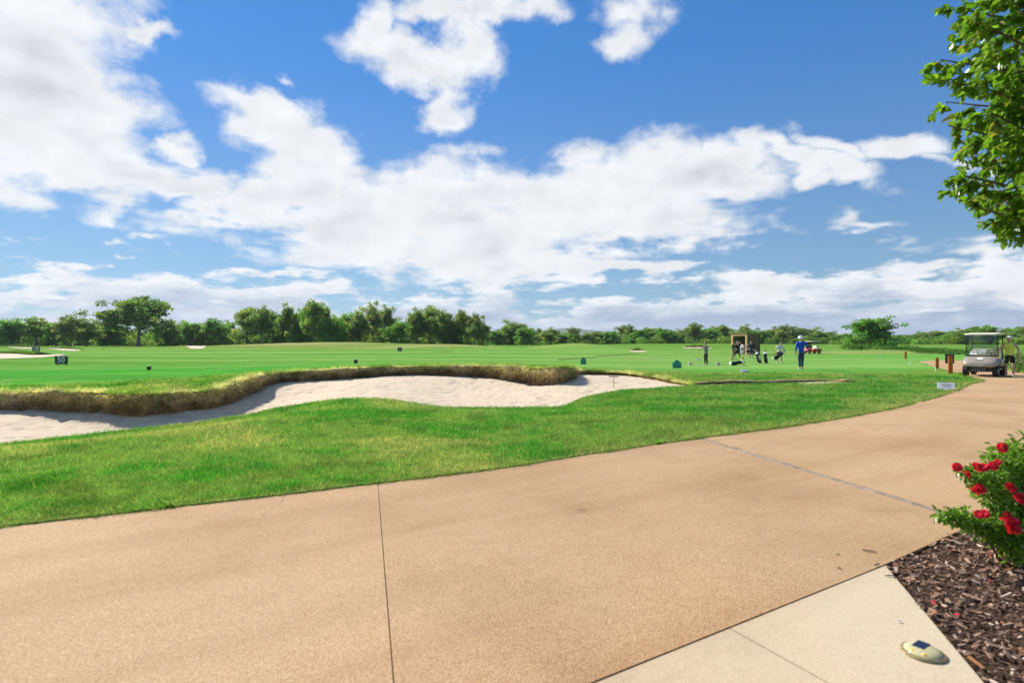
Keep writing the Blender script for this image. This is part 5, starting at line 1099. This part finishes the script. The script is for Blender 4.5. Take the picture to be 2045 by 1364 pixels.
# low dark edging boards on the range
for (u0, v0, u1, v1, lab) in ((871, 704, 905, 702, 'low dark edging board on the slope below the grove'), (1115, 719, 1190, 714, 'low dark edging line beside the narrow tee marker'), (1195, 712, 1275, 706, 'low dark edging line running on to the far tee')):
    a, b_ = G(u0, v0), G(u1, v1); a, b_ = Vector(a), Vector(b_); d = (b_ - a); n = max(2, int(d.length / 1.2)); o = empty('edging_board', a); tag(o, lab, 'edging', 'dark edging on the range')
    for k in range(n):
        c = d * ((k + .5) / n); zz = float(H(a.x + c.x, a.y + c.y)) - a.z; q = B().box((0, 0, 0), (d.length / n - .03, .09, .12), bev=.01).to('board', plain('olive_edging', (.16, .15, .07), .9) if k == 0 and 'olive_edging' not in MATS else MATS['olive_edging'], o); q.location = (c.x, c.y, zz - .01); q.rotation_euler = (0, 0, math.atan2(d.y, d.x))
# scattered range balls
bb_ = B().ball((0, 0, 0), .0215, sub=2); bm0 = bb_.to('range_ball', P['ballw'], None, True); first = True
spots = [(12, 764)] + [(random.gauss(455, 40), random.gauss(738, 5)) for k in range(34)] + [(random.uniform(360, 600), random.uniform(731, 741)) for k in range(16)]
for u, v in spots:
    q = G(u, v); o = bm0 if first else bm0.copy()
    if not first: COL.objects.link(o)
    first = False; o.location = (q[0], q[1], q[2] + .02); o.scale = (1.15,) * 3; tag(o, 'yellow range ball lying on the green above the bunker', 'ball', 'range balls scattered on the green')

# far bunkers at the left
def far_bunker(px, label):
    pts = [G(u, v) for u, v in px]; c = catmull([p[:2] for p in pts], .6, True); o = empty('far_bunker', (0, 0, 0)); tag(o, label, 'bunker', kind='structure')
    bm = bmesh.new(); vs_ = [bm.verts.new((x, y, float(H(x, y)) + .04)) for x, y in c]; bm.faces.new(vs_); bmesh.ops.triangulate(bm, faces=bm.faces); bmesh.ops.recalc_face_normals(bm, faces=bm.faces)
    for f in bm.faces:
        if f.normal.z < 0: f.normal_flip()
    bm_obj('sand', bm, M_sand, o)
    k = len(px) // 2; back = [p for p in catmull([pts[i][:2] for i in range(k + 1)], .4)]; bm = bmesh.new(); rows = []
    for i, (x, y) in enumerate(back):
        t = i / (len(back) - 1); hh = .55 * math.sin(math.pi * min(1, max(0, t))) ** .5 * (.8 + .4 * random.random()); z = float(H(x, y)); rows.append([bm.verts.new((x, y - .1, z - .1)), bm.verts.new((x, y - .25, z + hh * .6)), bm.verts.new((x, y + .1, z + hh)), bm.verts.new((x, y + 2.2, z - .02))])
    for a, b_ in zip(rows, rows[1:]):
        for j in range(3): bm.faces.new((a[j], b_[j], b_[j + 1], a[j + 1]))
    me = bpy.data.meshes.new('turf_lip'); bmesh.ops.recalc_face_normals(bm, faces=bm.faces); bm.to_mesh(me); bm.free(); me.materials.append(M_turf); link('turf_lip', me, o)
far_bunker([(-60, 706), (0, 706.5), (40, 707.5), (72, 709.5), (100, 707.8), (130, 709), (100, 713), (40, 716), (-60, 717)], 'broad pale bunker at the left edge behind the 50 sign')
far_bunker([(10, 692.6), (40, 693.2), (68, 694.2), (66, 696.4), (30, 695)], 'thin pale bunker left of the 100 sign'); far_bunker([(92, 696), (120, 696.4), (160, 698.8), (150, 701), (120, 699.5)], 'thin pale bunker right of the 100 sign')
far_bunker([(372, 690.4), (392, 690), (412, 690.6), (410, 692.8), (375, 693)], 'small bare sandy patch below the trees'); far_bunker([(1258, 700.6), (1275, 700.4), (1292, 701.2), (1285, 703.4), (1262, 703)], 'small pale sandy patch on the mound beyond the bunker')
far_bunker([(1365, 694), (1390, 693.6), (1420, 694.4), (1415, 696), (1370, 695.8)], 'thin pale sandy strip behind the golfer in grey')
# small second hollow of the bunker, right
def hollow():
    L = catmull([at_y(u, v, Y) for u, v, Y in ((1388, 768, 20.0), (1450, 766.5, 20.2), (1520, 765.5, 20.4), (1600, 761.5, 20.8), (1650, 760, 21.0), (1690, 763, 20.6), (1712, 765, 20.4))], .08); n = len(L); V = []; T = np.linspace(0, 1, n); am = np.clip(np.minimum((1 - T) * 6, .55 + T), .15, 1)
    for k, (dy, t) in enumerate(((.5, 0), (.15, 0), (-.02, .05), (-.10, .3), (-.06, .7), (-.14, 1.0), (-.16, 1.25))):
        x = L[:, 0] + RNG.normal(0, .015, n); y = L[:, 1] + dy * (1 if k < 2 else 1.4) + (.45 if k > 1 else .1) * (fbm(L[:, 0] * 1.4, L[:, 1] + k * .2, 55) - .5); zt = H(x, L[:, 1] + .25); zb = np.minimum(H(x, L[:, 1] - .25), zt - .02); z = (H(x, y) + (.012 if k else -.03)) if k < 2 else zt + (zb - zt) * np.minimum(t, 1) + .02 - (.06 if k == 6 else 0) + .06 * (fbm(L[:, 0] * 2.2, L[:, 1] + k, 57) - .5); V.append(np.c_[x, y, z])
    V = np.concatenate(V); g = np.arange(7 * n).reshape(7, n); F = np.stack([g[:-1, :-1], g[1:, :-1], g[1:, 1:], g[:-1, 1:]], -1).reshape(-1, 4); dr = np.repeat([0, 0, .05, .3, .55, .8, 1], n)
    o = link('turf_step', np_mesh('turf_step', V, F, M_face, True, attrs={'drop': dr})); tag(o, 'low brown turf step right of the bunker', 'turf step', kind='structure')
    i = RNG.integers(0, n, 14000); x = L[i, 0] + RNG.normal(0, .03, 14000); dy = RNG.gamma(2, .09, 14000) - .16; y = L[i, 1] + dy; z = H(x, y) - np.clip(-dy, 0, .2) * .5; q = RNG.random(14000)
    cols = mixc((.56, .47, .22), (.20, .13, .06), np.clip(q * .7 + (dy < 0) * .3, 0, 1)) * RNG.uniform(.6, 1.3, 14000)[:, None]; gr = (dy > .12) & (RNG.random(14000) < .6); cols[gr] = (.10, .19, .03)
    blades(np.c_[x, y, z], np.c_[RNG.normal(0, .5, 14000), RNG.uniform(-1, .3, 14000), RNG.uniform(-.2, .9, 14000)], RNG.uniform(.04, .11, 14000), np.full(14000, .011), cols, 'step_straw', M_grass, 'straw grass on the low turf step right of the bunker', 'grass')
    sx = [at_y(u, v, Y)[:2] for u, v, Y in ((1592, 769.5, 19.95), (1612, 767.5, 20.5), (1650, 766.2, 20.75), (1680, 767, 20.5), (1665, 769, 20.1), (1620, 770.5, 19.85))]; c = catmull(sx, .12, True); bm = bmesh.new(); bm.faces.new([bm.verts.new((x, y, float(H(x, y)) + .02)) for x, y in c]); bmesh.ops.triangulate(bm, faces=bm.faces); bmesh.ops.recalc_face_normals(bm, faces=bm.faces)
    for f in bm.faces:
        if f.normal.z < 0: f.normal_flip()
    tag(bm_obj('sand_patch', bm, M_sand), 'small pale sand patch under the low turf step', 'sand', kind='structure')
hollow()

# ------------------------------------------------------------------ mulch bed
def mat_mulch():
    m, nt = new_mat('mulch_soil'); p = pos(nt); n = nt.noise(p, 40, 5, .7); v = nt.voro(p, 45, 'F1', 'Distance')
    principled(nt, nt.mix(nt.ss(n, .3, .7), (.025, .014, .009, 1), (.13, .078, .05, 1)), .95, 0, .1, bump(nt, nt.math('SUBTRACT', n, v), .9, .03)); return m
M_mulch = mat_mulch()
def bed_z(x, y):
    e = dist_line(x, y, np.array(BED + [BED[0]])); return -0.012 + .05 * sstep(e, 0, .5) + .03 * (fbm(x * 2, y * 2, 13) - .5) * sstep(e, 0, .3)
def build_bed():
    xs = np.arange(0.8, 15.2, .1); ys = np.arange(-1.3, 11.8, .1); X, Y = np.meshgrid(xs, ys)
    bd = [tuple(p) for p in catmull(BED, .3, True)]; keep = inside(X, Y, BED); e = dist_line(X, Y, np.array(BED + [BED[0]])); keep |= e < .11; Z = np.where(inside(X, Y, BED), bed_z(X, Y), -.03)
    cell = keep[:-1, :-1] & keep[1:, :-1] & keep[:-1, 1:] & keep[1:, 1:]; n, m = X.shape; g = np.arange(n * m).reshape(n, m)
    F = np.stack([g[:-1, :-1][cell], g[:-1, 1:][cell], g[1:, 1:][cell], g[1:, :-1][cell]], -1); used = np.unique(F); rm = -np.ones(n * m, int); rm[used] = np.arange(len(used))
    tag(link('mulch_bed', np_mesh('mulch_bed', np.c_[X.ravel(), Y.ravel(), Z.ravel()][used], rm[F], M_mulch, True)), 'dark soil under the bark mulch of the garden bed', 'garden bed', kind='structure')
    # bark chips
    N = 26000; y = RNG.uniform(1.6, 7.2, N) ** 1.0; x = RNG.uniform(1.7, 7.0, N); ok = inside(x, y, BED) & (x / y < 1.05) & (RNG.random(N) < np.clip(3.4 / y, .3, 1)); x, y = x[ok], y[ok]; n = len(x)
    spill = RNG.random(n) < .03; x = x - spill * RNG.uniform(0, .10, n); z = np.where(inside(x, y, BED), bed_z(x, y), .004)
    L = RNG.gamma(3.0, .0075, n) + .010; W = L * RNG.uniform(.2, .5, n); T = RNG.uniform(.003, .008, n); a = RNG.random(n) * 6.28; b = RNG.normal(0, .3, n); r = RNG.normal(0, .35, n)
    ca, sa, cb, sb = np.cos(a), np.sin(a), np.cos(b), np.sin(b); ax = np.c_[ca * cb, sa * cb, sb]; ay = np.c_[-sa * np.cos(r), ca * np.cos(r), np.sin(r)]; az_ = np.cross(ax, ay)
    c = np.c_[x, y, z + T + np.abs(sb) * L * .35 + RNG.random(n) * .012]
    V = np.stack([c + ax * L[:, None] / 2 * sx * (1 if sz > 0 else .9) + ay * W[:, None] / 2 * sy * (.55 if sx > 0 else 1) + az_ * T[:, None] / 2 * sz for sx in (-1, 1) for sy in (-1, 1) for sz in (-1, 1)], 1).reshape(-1, 3)
    q = np.array([(0, 1, 3, 2), (4, 6, 7, 5), (0, 4, 5, 1), (2, 3, 7, 6), (0, 2, 6, 4), (1, 5, 7, 3)]); F = (np.arange(n)[:, None, None] * 8 + q[None]).reshape(-1, 4)
    t = RNG.random(n); cols = mixc((.10, .055, .036), (.36, .225, .15), t); pale = RNG.random(n) < .12; cols[pale] = np.array((.46, .36, .28)) * RNG.uniform(.6, 1.2, pale.sum())[:, None]; orange = RNG.random(n) < .05; cols[orange] = (.34, .15, .06)
    m, nt = new_mat('bark_chip'); principled(nt, nt.node('ShaderNodeAttribute', attribute_name='tint').outputs['Color'], .85, 0, .25)
    tag(link('bark_mulch', np_mesh('bark_mulch', V, F, m, False, np.repeat(cols, 8, 0))), 'brown bark chips spread over the garden bed', 'mulch', kind='stuff')
build_bed()

# ------------------------------------------------------------------ leaves
def leaf_shapes(c, axis, nrm, ln, wd, fold=.25):
    """pointed oval leaves folded along the midrib: 7 verts, 6 tris -> as triangles"""
    n = len(c); axis = axis / (np.linalg.norm(axis, axis=1)[:, None] + 1e-9); side = np.cross(axis, nrm); side /= np.linalg.norm(side, axis=1)[:, None] + 1e-9; up = np.cross(side, axis)
    L = ln[:, None]; W = wd[:, None]; pts = [c, c + axis * L * .5 - up * W * fold * .3, c + axis * L - up * L * .12]
    for s in (-1, 1): pts += [c + axis * L * .3 + side * W * .5 * s + up * W * fold, c + axis * L * .68 + side * W * .42 * s + up * W * fold * .6]
    V = np.stack(pts, 1).reshape(-1, 3); q = np.array([(0, 3, 1), (3, 4, 1), (4, 2, 1), (0, 1, 5), (5, 1, 6), (6, 1, 2)])
    return V, (np.arange(n)[:, None, None] * 7 + q[None]).reshape(-1, 3), 7
def unit(n): v = RNG.standard_normal((n, 3)); return v / np.linalg.norm(v, axis=1)[:, None]
M_bushleaf = leafy('glossy_leaf', trans=.48, gloss=.55, rough=.32)
M_twig = plain('twig', (.10, .06, .035), .85, 0, .2, 20)

# pear tree at the right; only its left side is in the picture
def pear_tree():
    bx, by = 4.15, 3.75; o = empty('leafy_tree', (bx, by, .02)); tag(o, 'leafy green tree reaching into the upper right corner', 'tree')
    parts = [tube([(0, 0, -.2), (.02, 0, 1.0), (0, .02, 2.2), (.03, 0, 3.6), (0, 0, 5.2)], [.075, .065, .055, .035, .012], 10)]; C = []; A = []
    for k in range(130):
        f = (k + .5) / 130; z0 = 2.02 + 3.2 * f; a = k * 2.399; rr = 1.08 * math.sin(math.pi * min(1, .36 + .60 * f)) ** .8 * random.uniform(.75, 1.06)
        e = np.array((math.cos(a) * rr, math.sin(a) * rr, z0 + .45 + .2 * random.random())); s0 = np.array((0, 0, z0)); m = s0 * .5 + e * .5 + np.array((0, 0, .02)); pth = [s0, m, e]
        parts.append(tube(pth, [.018, .011, .004], 5))
        for j in range(18):
            t = random.uniform(.35, 1.0); b0 = (s0 * (1 - t) + e * t); d = np.array((math.cos(a), math.sin(a), 0)) * .6 + RNG.normal(0, .6, 3); d[2] = d[2] * .6; d /= np.linalg.norm(d); ln = random.uniform(.10, .24); e2 = b0 + d * ln + np.array((0, 0, -.05)); parts.append(tube([b0, e2], [.005, .002], 4))
            for i in range(16): s = random.uniform(.15, 1.0); C.append(b0 * (1 - s) + e2 * s); A.append(d * .7 + RNG.normal(0, .6, 3) + np.array((0, 0, -.5)))
    tv, tf = join(parts); link('trunk', np_mesh('trunk', tv, tf, M_twig, True), o)
    C = np.array(C); A = np.array(A); n = len(C); nr = unit(n) * .8 + np.array((0, 0, .8)); V, F, k = leaf_shapes(C, A, nr, RNG.uniform(.050, .090, n), RNG.uniform(.030, .050, n)); t = RNG.random(n)
    cols = mixc((.085, .19, .016), (.21, .36, .04), t) * RNG.uniform(.75, 1.25, n)[:, None]; yl = RNG.random(n) < .06; cols[yl] = (.30, .26, .05)
    link('crown', np_mesh('crown', V, F, M_bushleaf, False, np.repeat(cols, k, 0)), o)
pear_tree()

def rose_bush():
    base = np.array((3.33, 3.78, .0)); o = empty('rose_bush', tuple(base)); tag(o, 'green rose bush with red blooms in the mulch bed', 'rose bush')
    clumps = []
    for u, v, r, Y in [(2012, 915, 34, 3.75), (2040, 930, 40, 3.9), (1978, 950, 26, 3.7), (1950, 950, 16, 3.65), (1925, 945, 12, 3.62), (2025, 965, 44, 3.8), (1985, 985, 26, 3.65), (1960, 975, 18, 3.6), (2040, 1010, 44, 3.8), (2000, 1010, 22, 3.7), (1892, 1030, 17, 3.62), (1915, 1036, 20, 3.62), (1940, 1040, 24, 3.64), (1965, 1052, 27, 3.66),
                          (1990, 1058, 30, 3.66), (2020, 1070, 36, 3.66), (2040, 1060, 46, 3.75), (2030, 1100, 32, 3.7), (2075, 960, 60, 3.8), (2090, 1040, 60, 3.8), (2120, 990, 60, 4.0), (2070, 900, 45, 3.85), (2120, 1080, 55, 3.8)]:
        p = np.array(at_y(u, v, Y)); clumps.append((p - base, r / FPX * Y * 1.08))
    stems = []; C = []; A = []; lt = []
    for p, r in clumps:
        m = p * .55 + np.array((0, 0, .06 + p[2] * .1)); stems.append(tube([np.array((random.gauss(0, .03), random.gauss(0, .03), -.05)), m, p], [.009, .006, .003], 5))
        n = int(30 + 15000 * r * r); q = unit(n) * (r * RNG.random(n) ** .5)[:, None] * np.array((1.1, 1.1, .85)); C.append(p + q); A.append(q / r + RNG.normal(0, .5, (n, 3)) + np.array((0, 0, -.15))); lt.append(np.full(n, RNG.uniform(0, 1)))
    sv, sf = join(stems); link('stems', np_mesh('stems', sv, sf, M_twig, True), o)
    C, A, lt = np.concatenate(C), np.concatenate(A), np.concatenate(lt); C[:, 2] = np.maximum(C[:, 2], .03); n = len(C)
    V, F, k = leaf_shapes(C, A, unit(n) * .7 + np.array((0, 0, .9)), RNG.uniform(.026, .046, n), RNG.uniform(.018, .030, n)); t = np.clip(lt * .5 + RNG.random(n) * .6, 0, 1)
    cols = mixc((.065, .16, .022), (.24, .40, .045), t) * RNG.uniform(.7, 1.25, n)[:, None]; link('foliage', np_mesh('foliage', V, F, M_bushleaf, False, np.repeat(cols, k, 0)), o)
    M_rose = leafy('rose_petal', trans=.3, gloss=.25, rough=.55)
    # one bloom: rings of cupped petals
    def bloom(seed):
        rg = np.random.default_rng(seed); Vs = []; Fs = []; cs = []; kk = 0
        for ring, (np_, rad, up, ln) in enumerate(((5, .004, 1.6, .022), (7, .009, .9, .026), (9, .013, .35, .027), (9, .015, -.15, .024))):
            for i in range(np_):
                a = 2 * math.pi * i / np_ + ring * .5 + rg.normal(0, .1); d = np.array((math.cos(a), math.sin(a), up + rg.normal(0, .12))); d /= np.linalg.norm(d); s = np.array((-math.sin(a), math.cos(a), 0)); c = np.array((math.cos(a) * rad, math.sin(a) * rad, .004 * (4 - ring))); w = .0155
                nn = np.cross(s, d); pts = [c - s * w * .4, c + s * w * .4, c + d * ln * .6 + s * w - nn * .003, c + d * ln + s * w * .45 + nn * .005, c + d * ln - s * w * .45 + nn * .005, c + d * ln * .6 - s * w - nn * .003]
                Vs += pts; Fs += [(kk, kk + 1, kk + 2, kk + 5), (kk + 5, kk + 2, kk + 3, kk + 4)]; cs += [np.array((.78, .022, .055)) * rg.uniform(.6, 1.2)] * 6; kk += 6
        return np_mesh('rose', np.array(Vs), np.array(Fs), M_rose, True, np.array(cs))
    bl = [bloom(s) for s in (1, 2, 3)]
    for i, (u, v, r, Y) in enumerate([(2000, 895, 11, 3.62), (1911, 934, 10, 3.55), (1930, 948, 9, 3.55), (1950, 934, 11, 3.56), (1964, 935, 10, 3.58), (1983, 931, 10, 3.58), (1993, 924, 7, 3.6), (1946, 982, 12, 3.5), (1956, 977, 12, 3.52), (2016, 975, 12, 3.52), (2037, 998, 15, 3.5), (1954, 1028, 9, 3.5), (1967, 1027, 9, 3.52), (2008, 1042, 12, 3.45), (2022, 1045, 13, 3.46), (2012, 1057, 12, 3.44), (2028, 1058, 10, 3.46), (2010, 1029, 8, 3.6), (2075, 950, 13, 3.5), (2090, 1010, 13, 3.5)]):
        p = np.array(at_y(u, v, Y)) - base; f = link('rose', bl[i % 3], o); f.location = p; s = r / FPX * Y / .042; f.scale = (s, s, s); f.rotation_euler = (R(random.uniform(25, 70)), R(random.uniform(-25, 25)), random.uniform(-1, 1))
rose_bush()

# ------------------------------------------------------------------ solar deck light and litter on the paving
def deck_light():
    x, y = at_z(1843, 1307); o = empty('deck_light', (x, y, .003), R(35)); tag(o, 'round brass solar deck light set on the pale footpath', 'deck light')
    B().lathe([(.088, 0), (.092, .004), (.088, .012), (.080, .014)], 32).to('rim', P['brass'], o, True)
    m, nt = new_mat('amber_cover'); principled(nt, (.62, .55, .30), .08, 0, .6, Transmission_Weight=.25, IOR=1.45)
    B().lathe([(.080, .012), (.074, .020), (.058, .027), (.035, .031), (.004, .0325)], 32).to('cover', m, o, True)
    B().box((.014, .012, .0315), (.080, .052, .004), bev=.002).to('solar_panel', plain('solar_cell', (.012, .016, .035), .15), o)
    for sy in (-.024, .022): B().ball((-.054, sy, .018), .015, (1, 1, .7), 2).to('lamp', P['amber'], o, True)
    for a in range(3): B().cyl((.083 * math.cos(a * 2.1), .083 * math.sin(a * 2.1), .010), (.083 * math.cos(a * 2.1), .083 * math.sin(a * 2.1), .0155), .005, n=8).to('screw', P['steel'], o)
deck_light()
def chip(u, v, ln, wd, rz, label, col, name='bark_piece', cat='bark', z=.004, lift=.3):
    x, y = at_z(u, v); n = 7; pts = []
    for i in range(n):
        t = i / (n - 1); w = wd * (math.sin(math.pi * (.12 + .8 * t)) ** .7) * random.uniform(.75, 1.15); pts.append((((t - .5) * ln, random.uniform(-.1, .1) * wd, .003 + .012 * lift * math.sin(t * 3.1)), (0, w / 2, 0), (0, 0, .003)))
    o = B().loft(pts, 8, 2.2).to(name, col, None, True); o.location = (x, y, z); o.rotation_euler = (0, 0, rz); tag(o, label, cat, 'litter on the paving')
Mb = plain('dark_bark', (.055, .03, .022), .85, 0, .3, 60)
chip(1736, 1103, .085, .016, R(-28), 'dark bark sliver on the drive above the bed corner', Mb); chip(1676, 1138, .026, .014, R(-15), 'small dark bark crumb on the drive left of the bed corner', Mb); chip(1673, 1110, .024, .009, 0, 'tiny brown leaf scrap on the drive', Mb); chip(1778, 1154, .06, .012, R(-12), 'bark sliver on the footpath at the bed corner', Mb, z=.006); chip(1796, 1245, .016, .013, 0, 'small grey pebble on the footpath', P['greymetal'], 'pebble', 'pebble', .007)
chip(1752, 1131, .05, .018, R(25), 'bark piece lying on the joint at the bed corner', Mb, z=.006)
Mp = plain('fallen_petal', (.55, .02, .05), .6)
for u, v, lab in ((1901, 1092, 'fallen red petal on mulch left of the rose bush'), (1978, 1110, 'fallen red petal on mulch under the rose bush'), (1981, 1165, 'fallen red petal on mulch below the rose bush shade'), (1942, 1158, 'fallen dark red petal on mulch nearer the footpath'), (1866, 1193, 'fallen red petals on mulch along the footpath edge'), (1913, 1219, 'fallen pink petal lowest on the mulch')):
    x, y = at_z(u, v, .04); n = 5
    o = B().loft([((-.014, 0, .002), (0, .006, 0), (0, 0, .002)), ((0, .002, .0), (0, .015, 0), (0, 0, .002)), ((.012, 0, .004), (0, .010, 0), (0, 0, .002))], 10).to('rose_petal', Mp, None, True); o.location = (x, y, float(bed_z(np.array([x]), np.array([y]))[0]) + .016); o.rotation_euler = (random.uniform(-.4, .4), random.uniform(-.4, .4), random.uniform(0, 6)); tag(o, lab, 'petal', 'fallen rose petals')
# weed at the drive edge
def weed(u, v, label, s=1.0):
    x, y = at_z(u, v); o = empty('weed', (x, y, .005)); tag(o, label, 'weed', 'weeds at the drive edge'); n = 16; a = RNG.random(n) * 6.28; ax = np.c_[np.cos(a), np.sin(a), RNG.uniform(.1, .9, n)]
    V, F, k = leaf_shapes(np.zeros((n, 3)) + RNG.normal(0, .01, (n, 3)) * s, ax, np.tile((0, 0, 1.0), (n, 1)) + RNG.normal(0, .3, (n, 3)), RNG.uniform(.06, .11, n) * s, RNG.uniform(.022, .036, n) * s); link('leaves', np_mesh('leaves', V, F, M_leaf, False, np.repeat(mixc((.10, .26, .03), (.22, .42, .08), RNG.random(n)), k, 0)), o)
    B().cyl((0, 0, -.02), (0, 0, .03), .006, n=6).to('stem', M_twig, o)
weed(1311, 886, 'bright green leafy weed growing at the drive edge'); weed(340, 1012, 'dark leafy weed in the grass at the near drive edge', .8)

# shrubs on the verge behind the cart and along the far right
def shrub(u, Y, w, h, label, base=(.06, .13, .02), dens=1.0, flowers=None):
    p = atY(u, Y); o = empty('shrub', p); tag(o, label, 'shrub', 'shrubs along the right verge'); n = int(900 * dens); q = unit(n) * (RNG.random(n) ** .4)[:, None]; C = q * np.array((w, w * .8, h * .5)) + np.array((0, 0, h * .5)); C = C * (1 + .25 * (fbm(C[:, 0] * 3 + u, C[:, 1] * 3 + C[:, 2] * 2, 17)[:, None] - .5)); C[:, 2] = np.maximum(C[:, 2], .02); sz = max(.03, Y * .0011)
    V, F = leaf_quads(C, sz, RNG); c = mixc(base, tuple(np.array(base) * 1.9), RNG.random(n)) * RNG.uniform(.6, 1.3, n)[:, None]
    if flowers: m = RNG.random(n) < .06; c[m] = flowers
    link('foliage', np_mesh('foliage', V, F, M_leaf, False, np.repeat(c, 4, 0)), o); st = [tube([(0, 0, -.1), (random.uniform(-.3, .3) * w, random.uniform(-.3, .3) * w, h * .4), (random.uniform(-.7, .7) * w, random.uniform(-.6, .6) * w, h * .75)], [.02, .014, .005], 5) for k in range(5)]; v, f = join(st); link('stems', np_mesh('stems', v, f, M_twig, True), o)
shrub(2032, 27.5, .75, .85, 'leafy shrub on the verge right of the person in yellow', (.05, .10, .02)); shrub(2062, 27.0, .8, .9, 'leafy shrub at the right picture edge behind the drive', (.05, .10, .02)); shrub(2025, 31, 1.0, 1.05, 'taller shrub with reddish tips behind the person in yellow', (.08, .12, .03), 1.0, (.30, .10, .04)); shrub(2058, 33, 1.1, 1.1, 'wide shrub at the right edge behind the taller one', (.06, .13, .02)); shrub(2005, 36, .9, .8, 'low shrub seen between the cart and the tall shrub', (.05, .12, .02)); shrub(2095, 30, 1.1, 1.0, 'shrub just inside the right picture edge', (.06, .12, .02))
sm = 0
for i, (u, Y, w, h) in enumerate([(1702, 118, 2.6, 1.4), (1722, 116, 2.2, 1.6), (1768, 112, 2.6, 1.3), (1792, 110, 2.4, 1.1), (1815, 108, 2.6, 1.2), (1838, 92, 2.0, .9), (1858, 90, 2.2, .9), (1878, 88, 2.2, .9), (1898, 84, 2.0, .8), (1915, 80, 2.0, .8)]):
    shrub(u, Y, w, h, f'low dark shrub, {ORD[i]} from the left in the line beyond the far tee edge', (.05, .11, .02), .8)
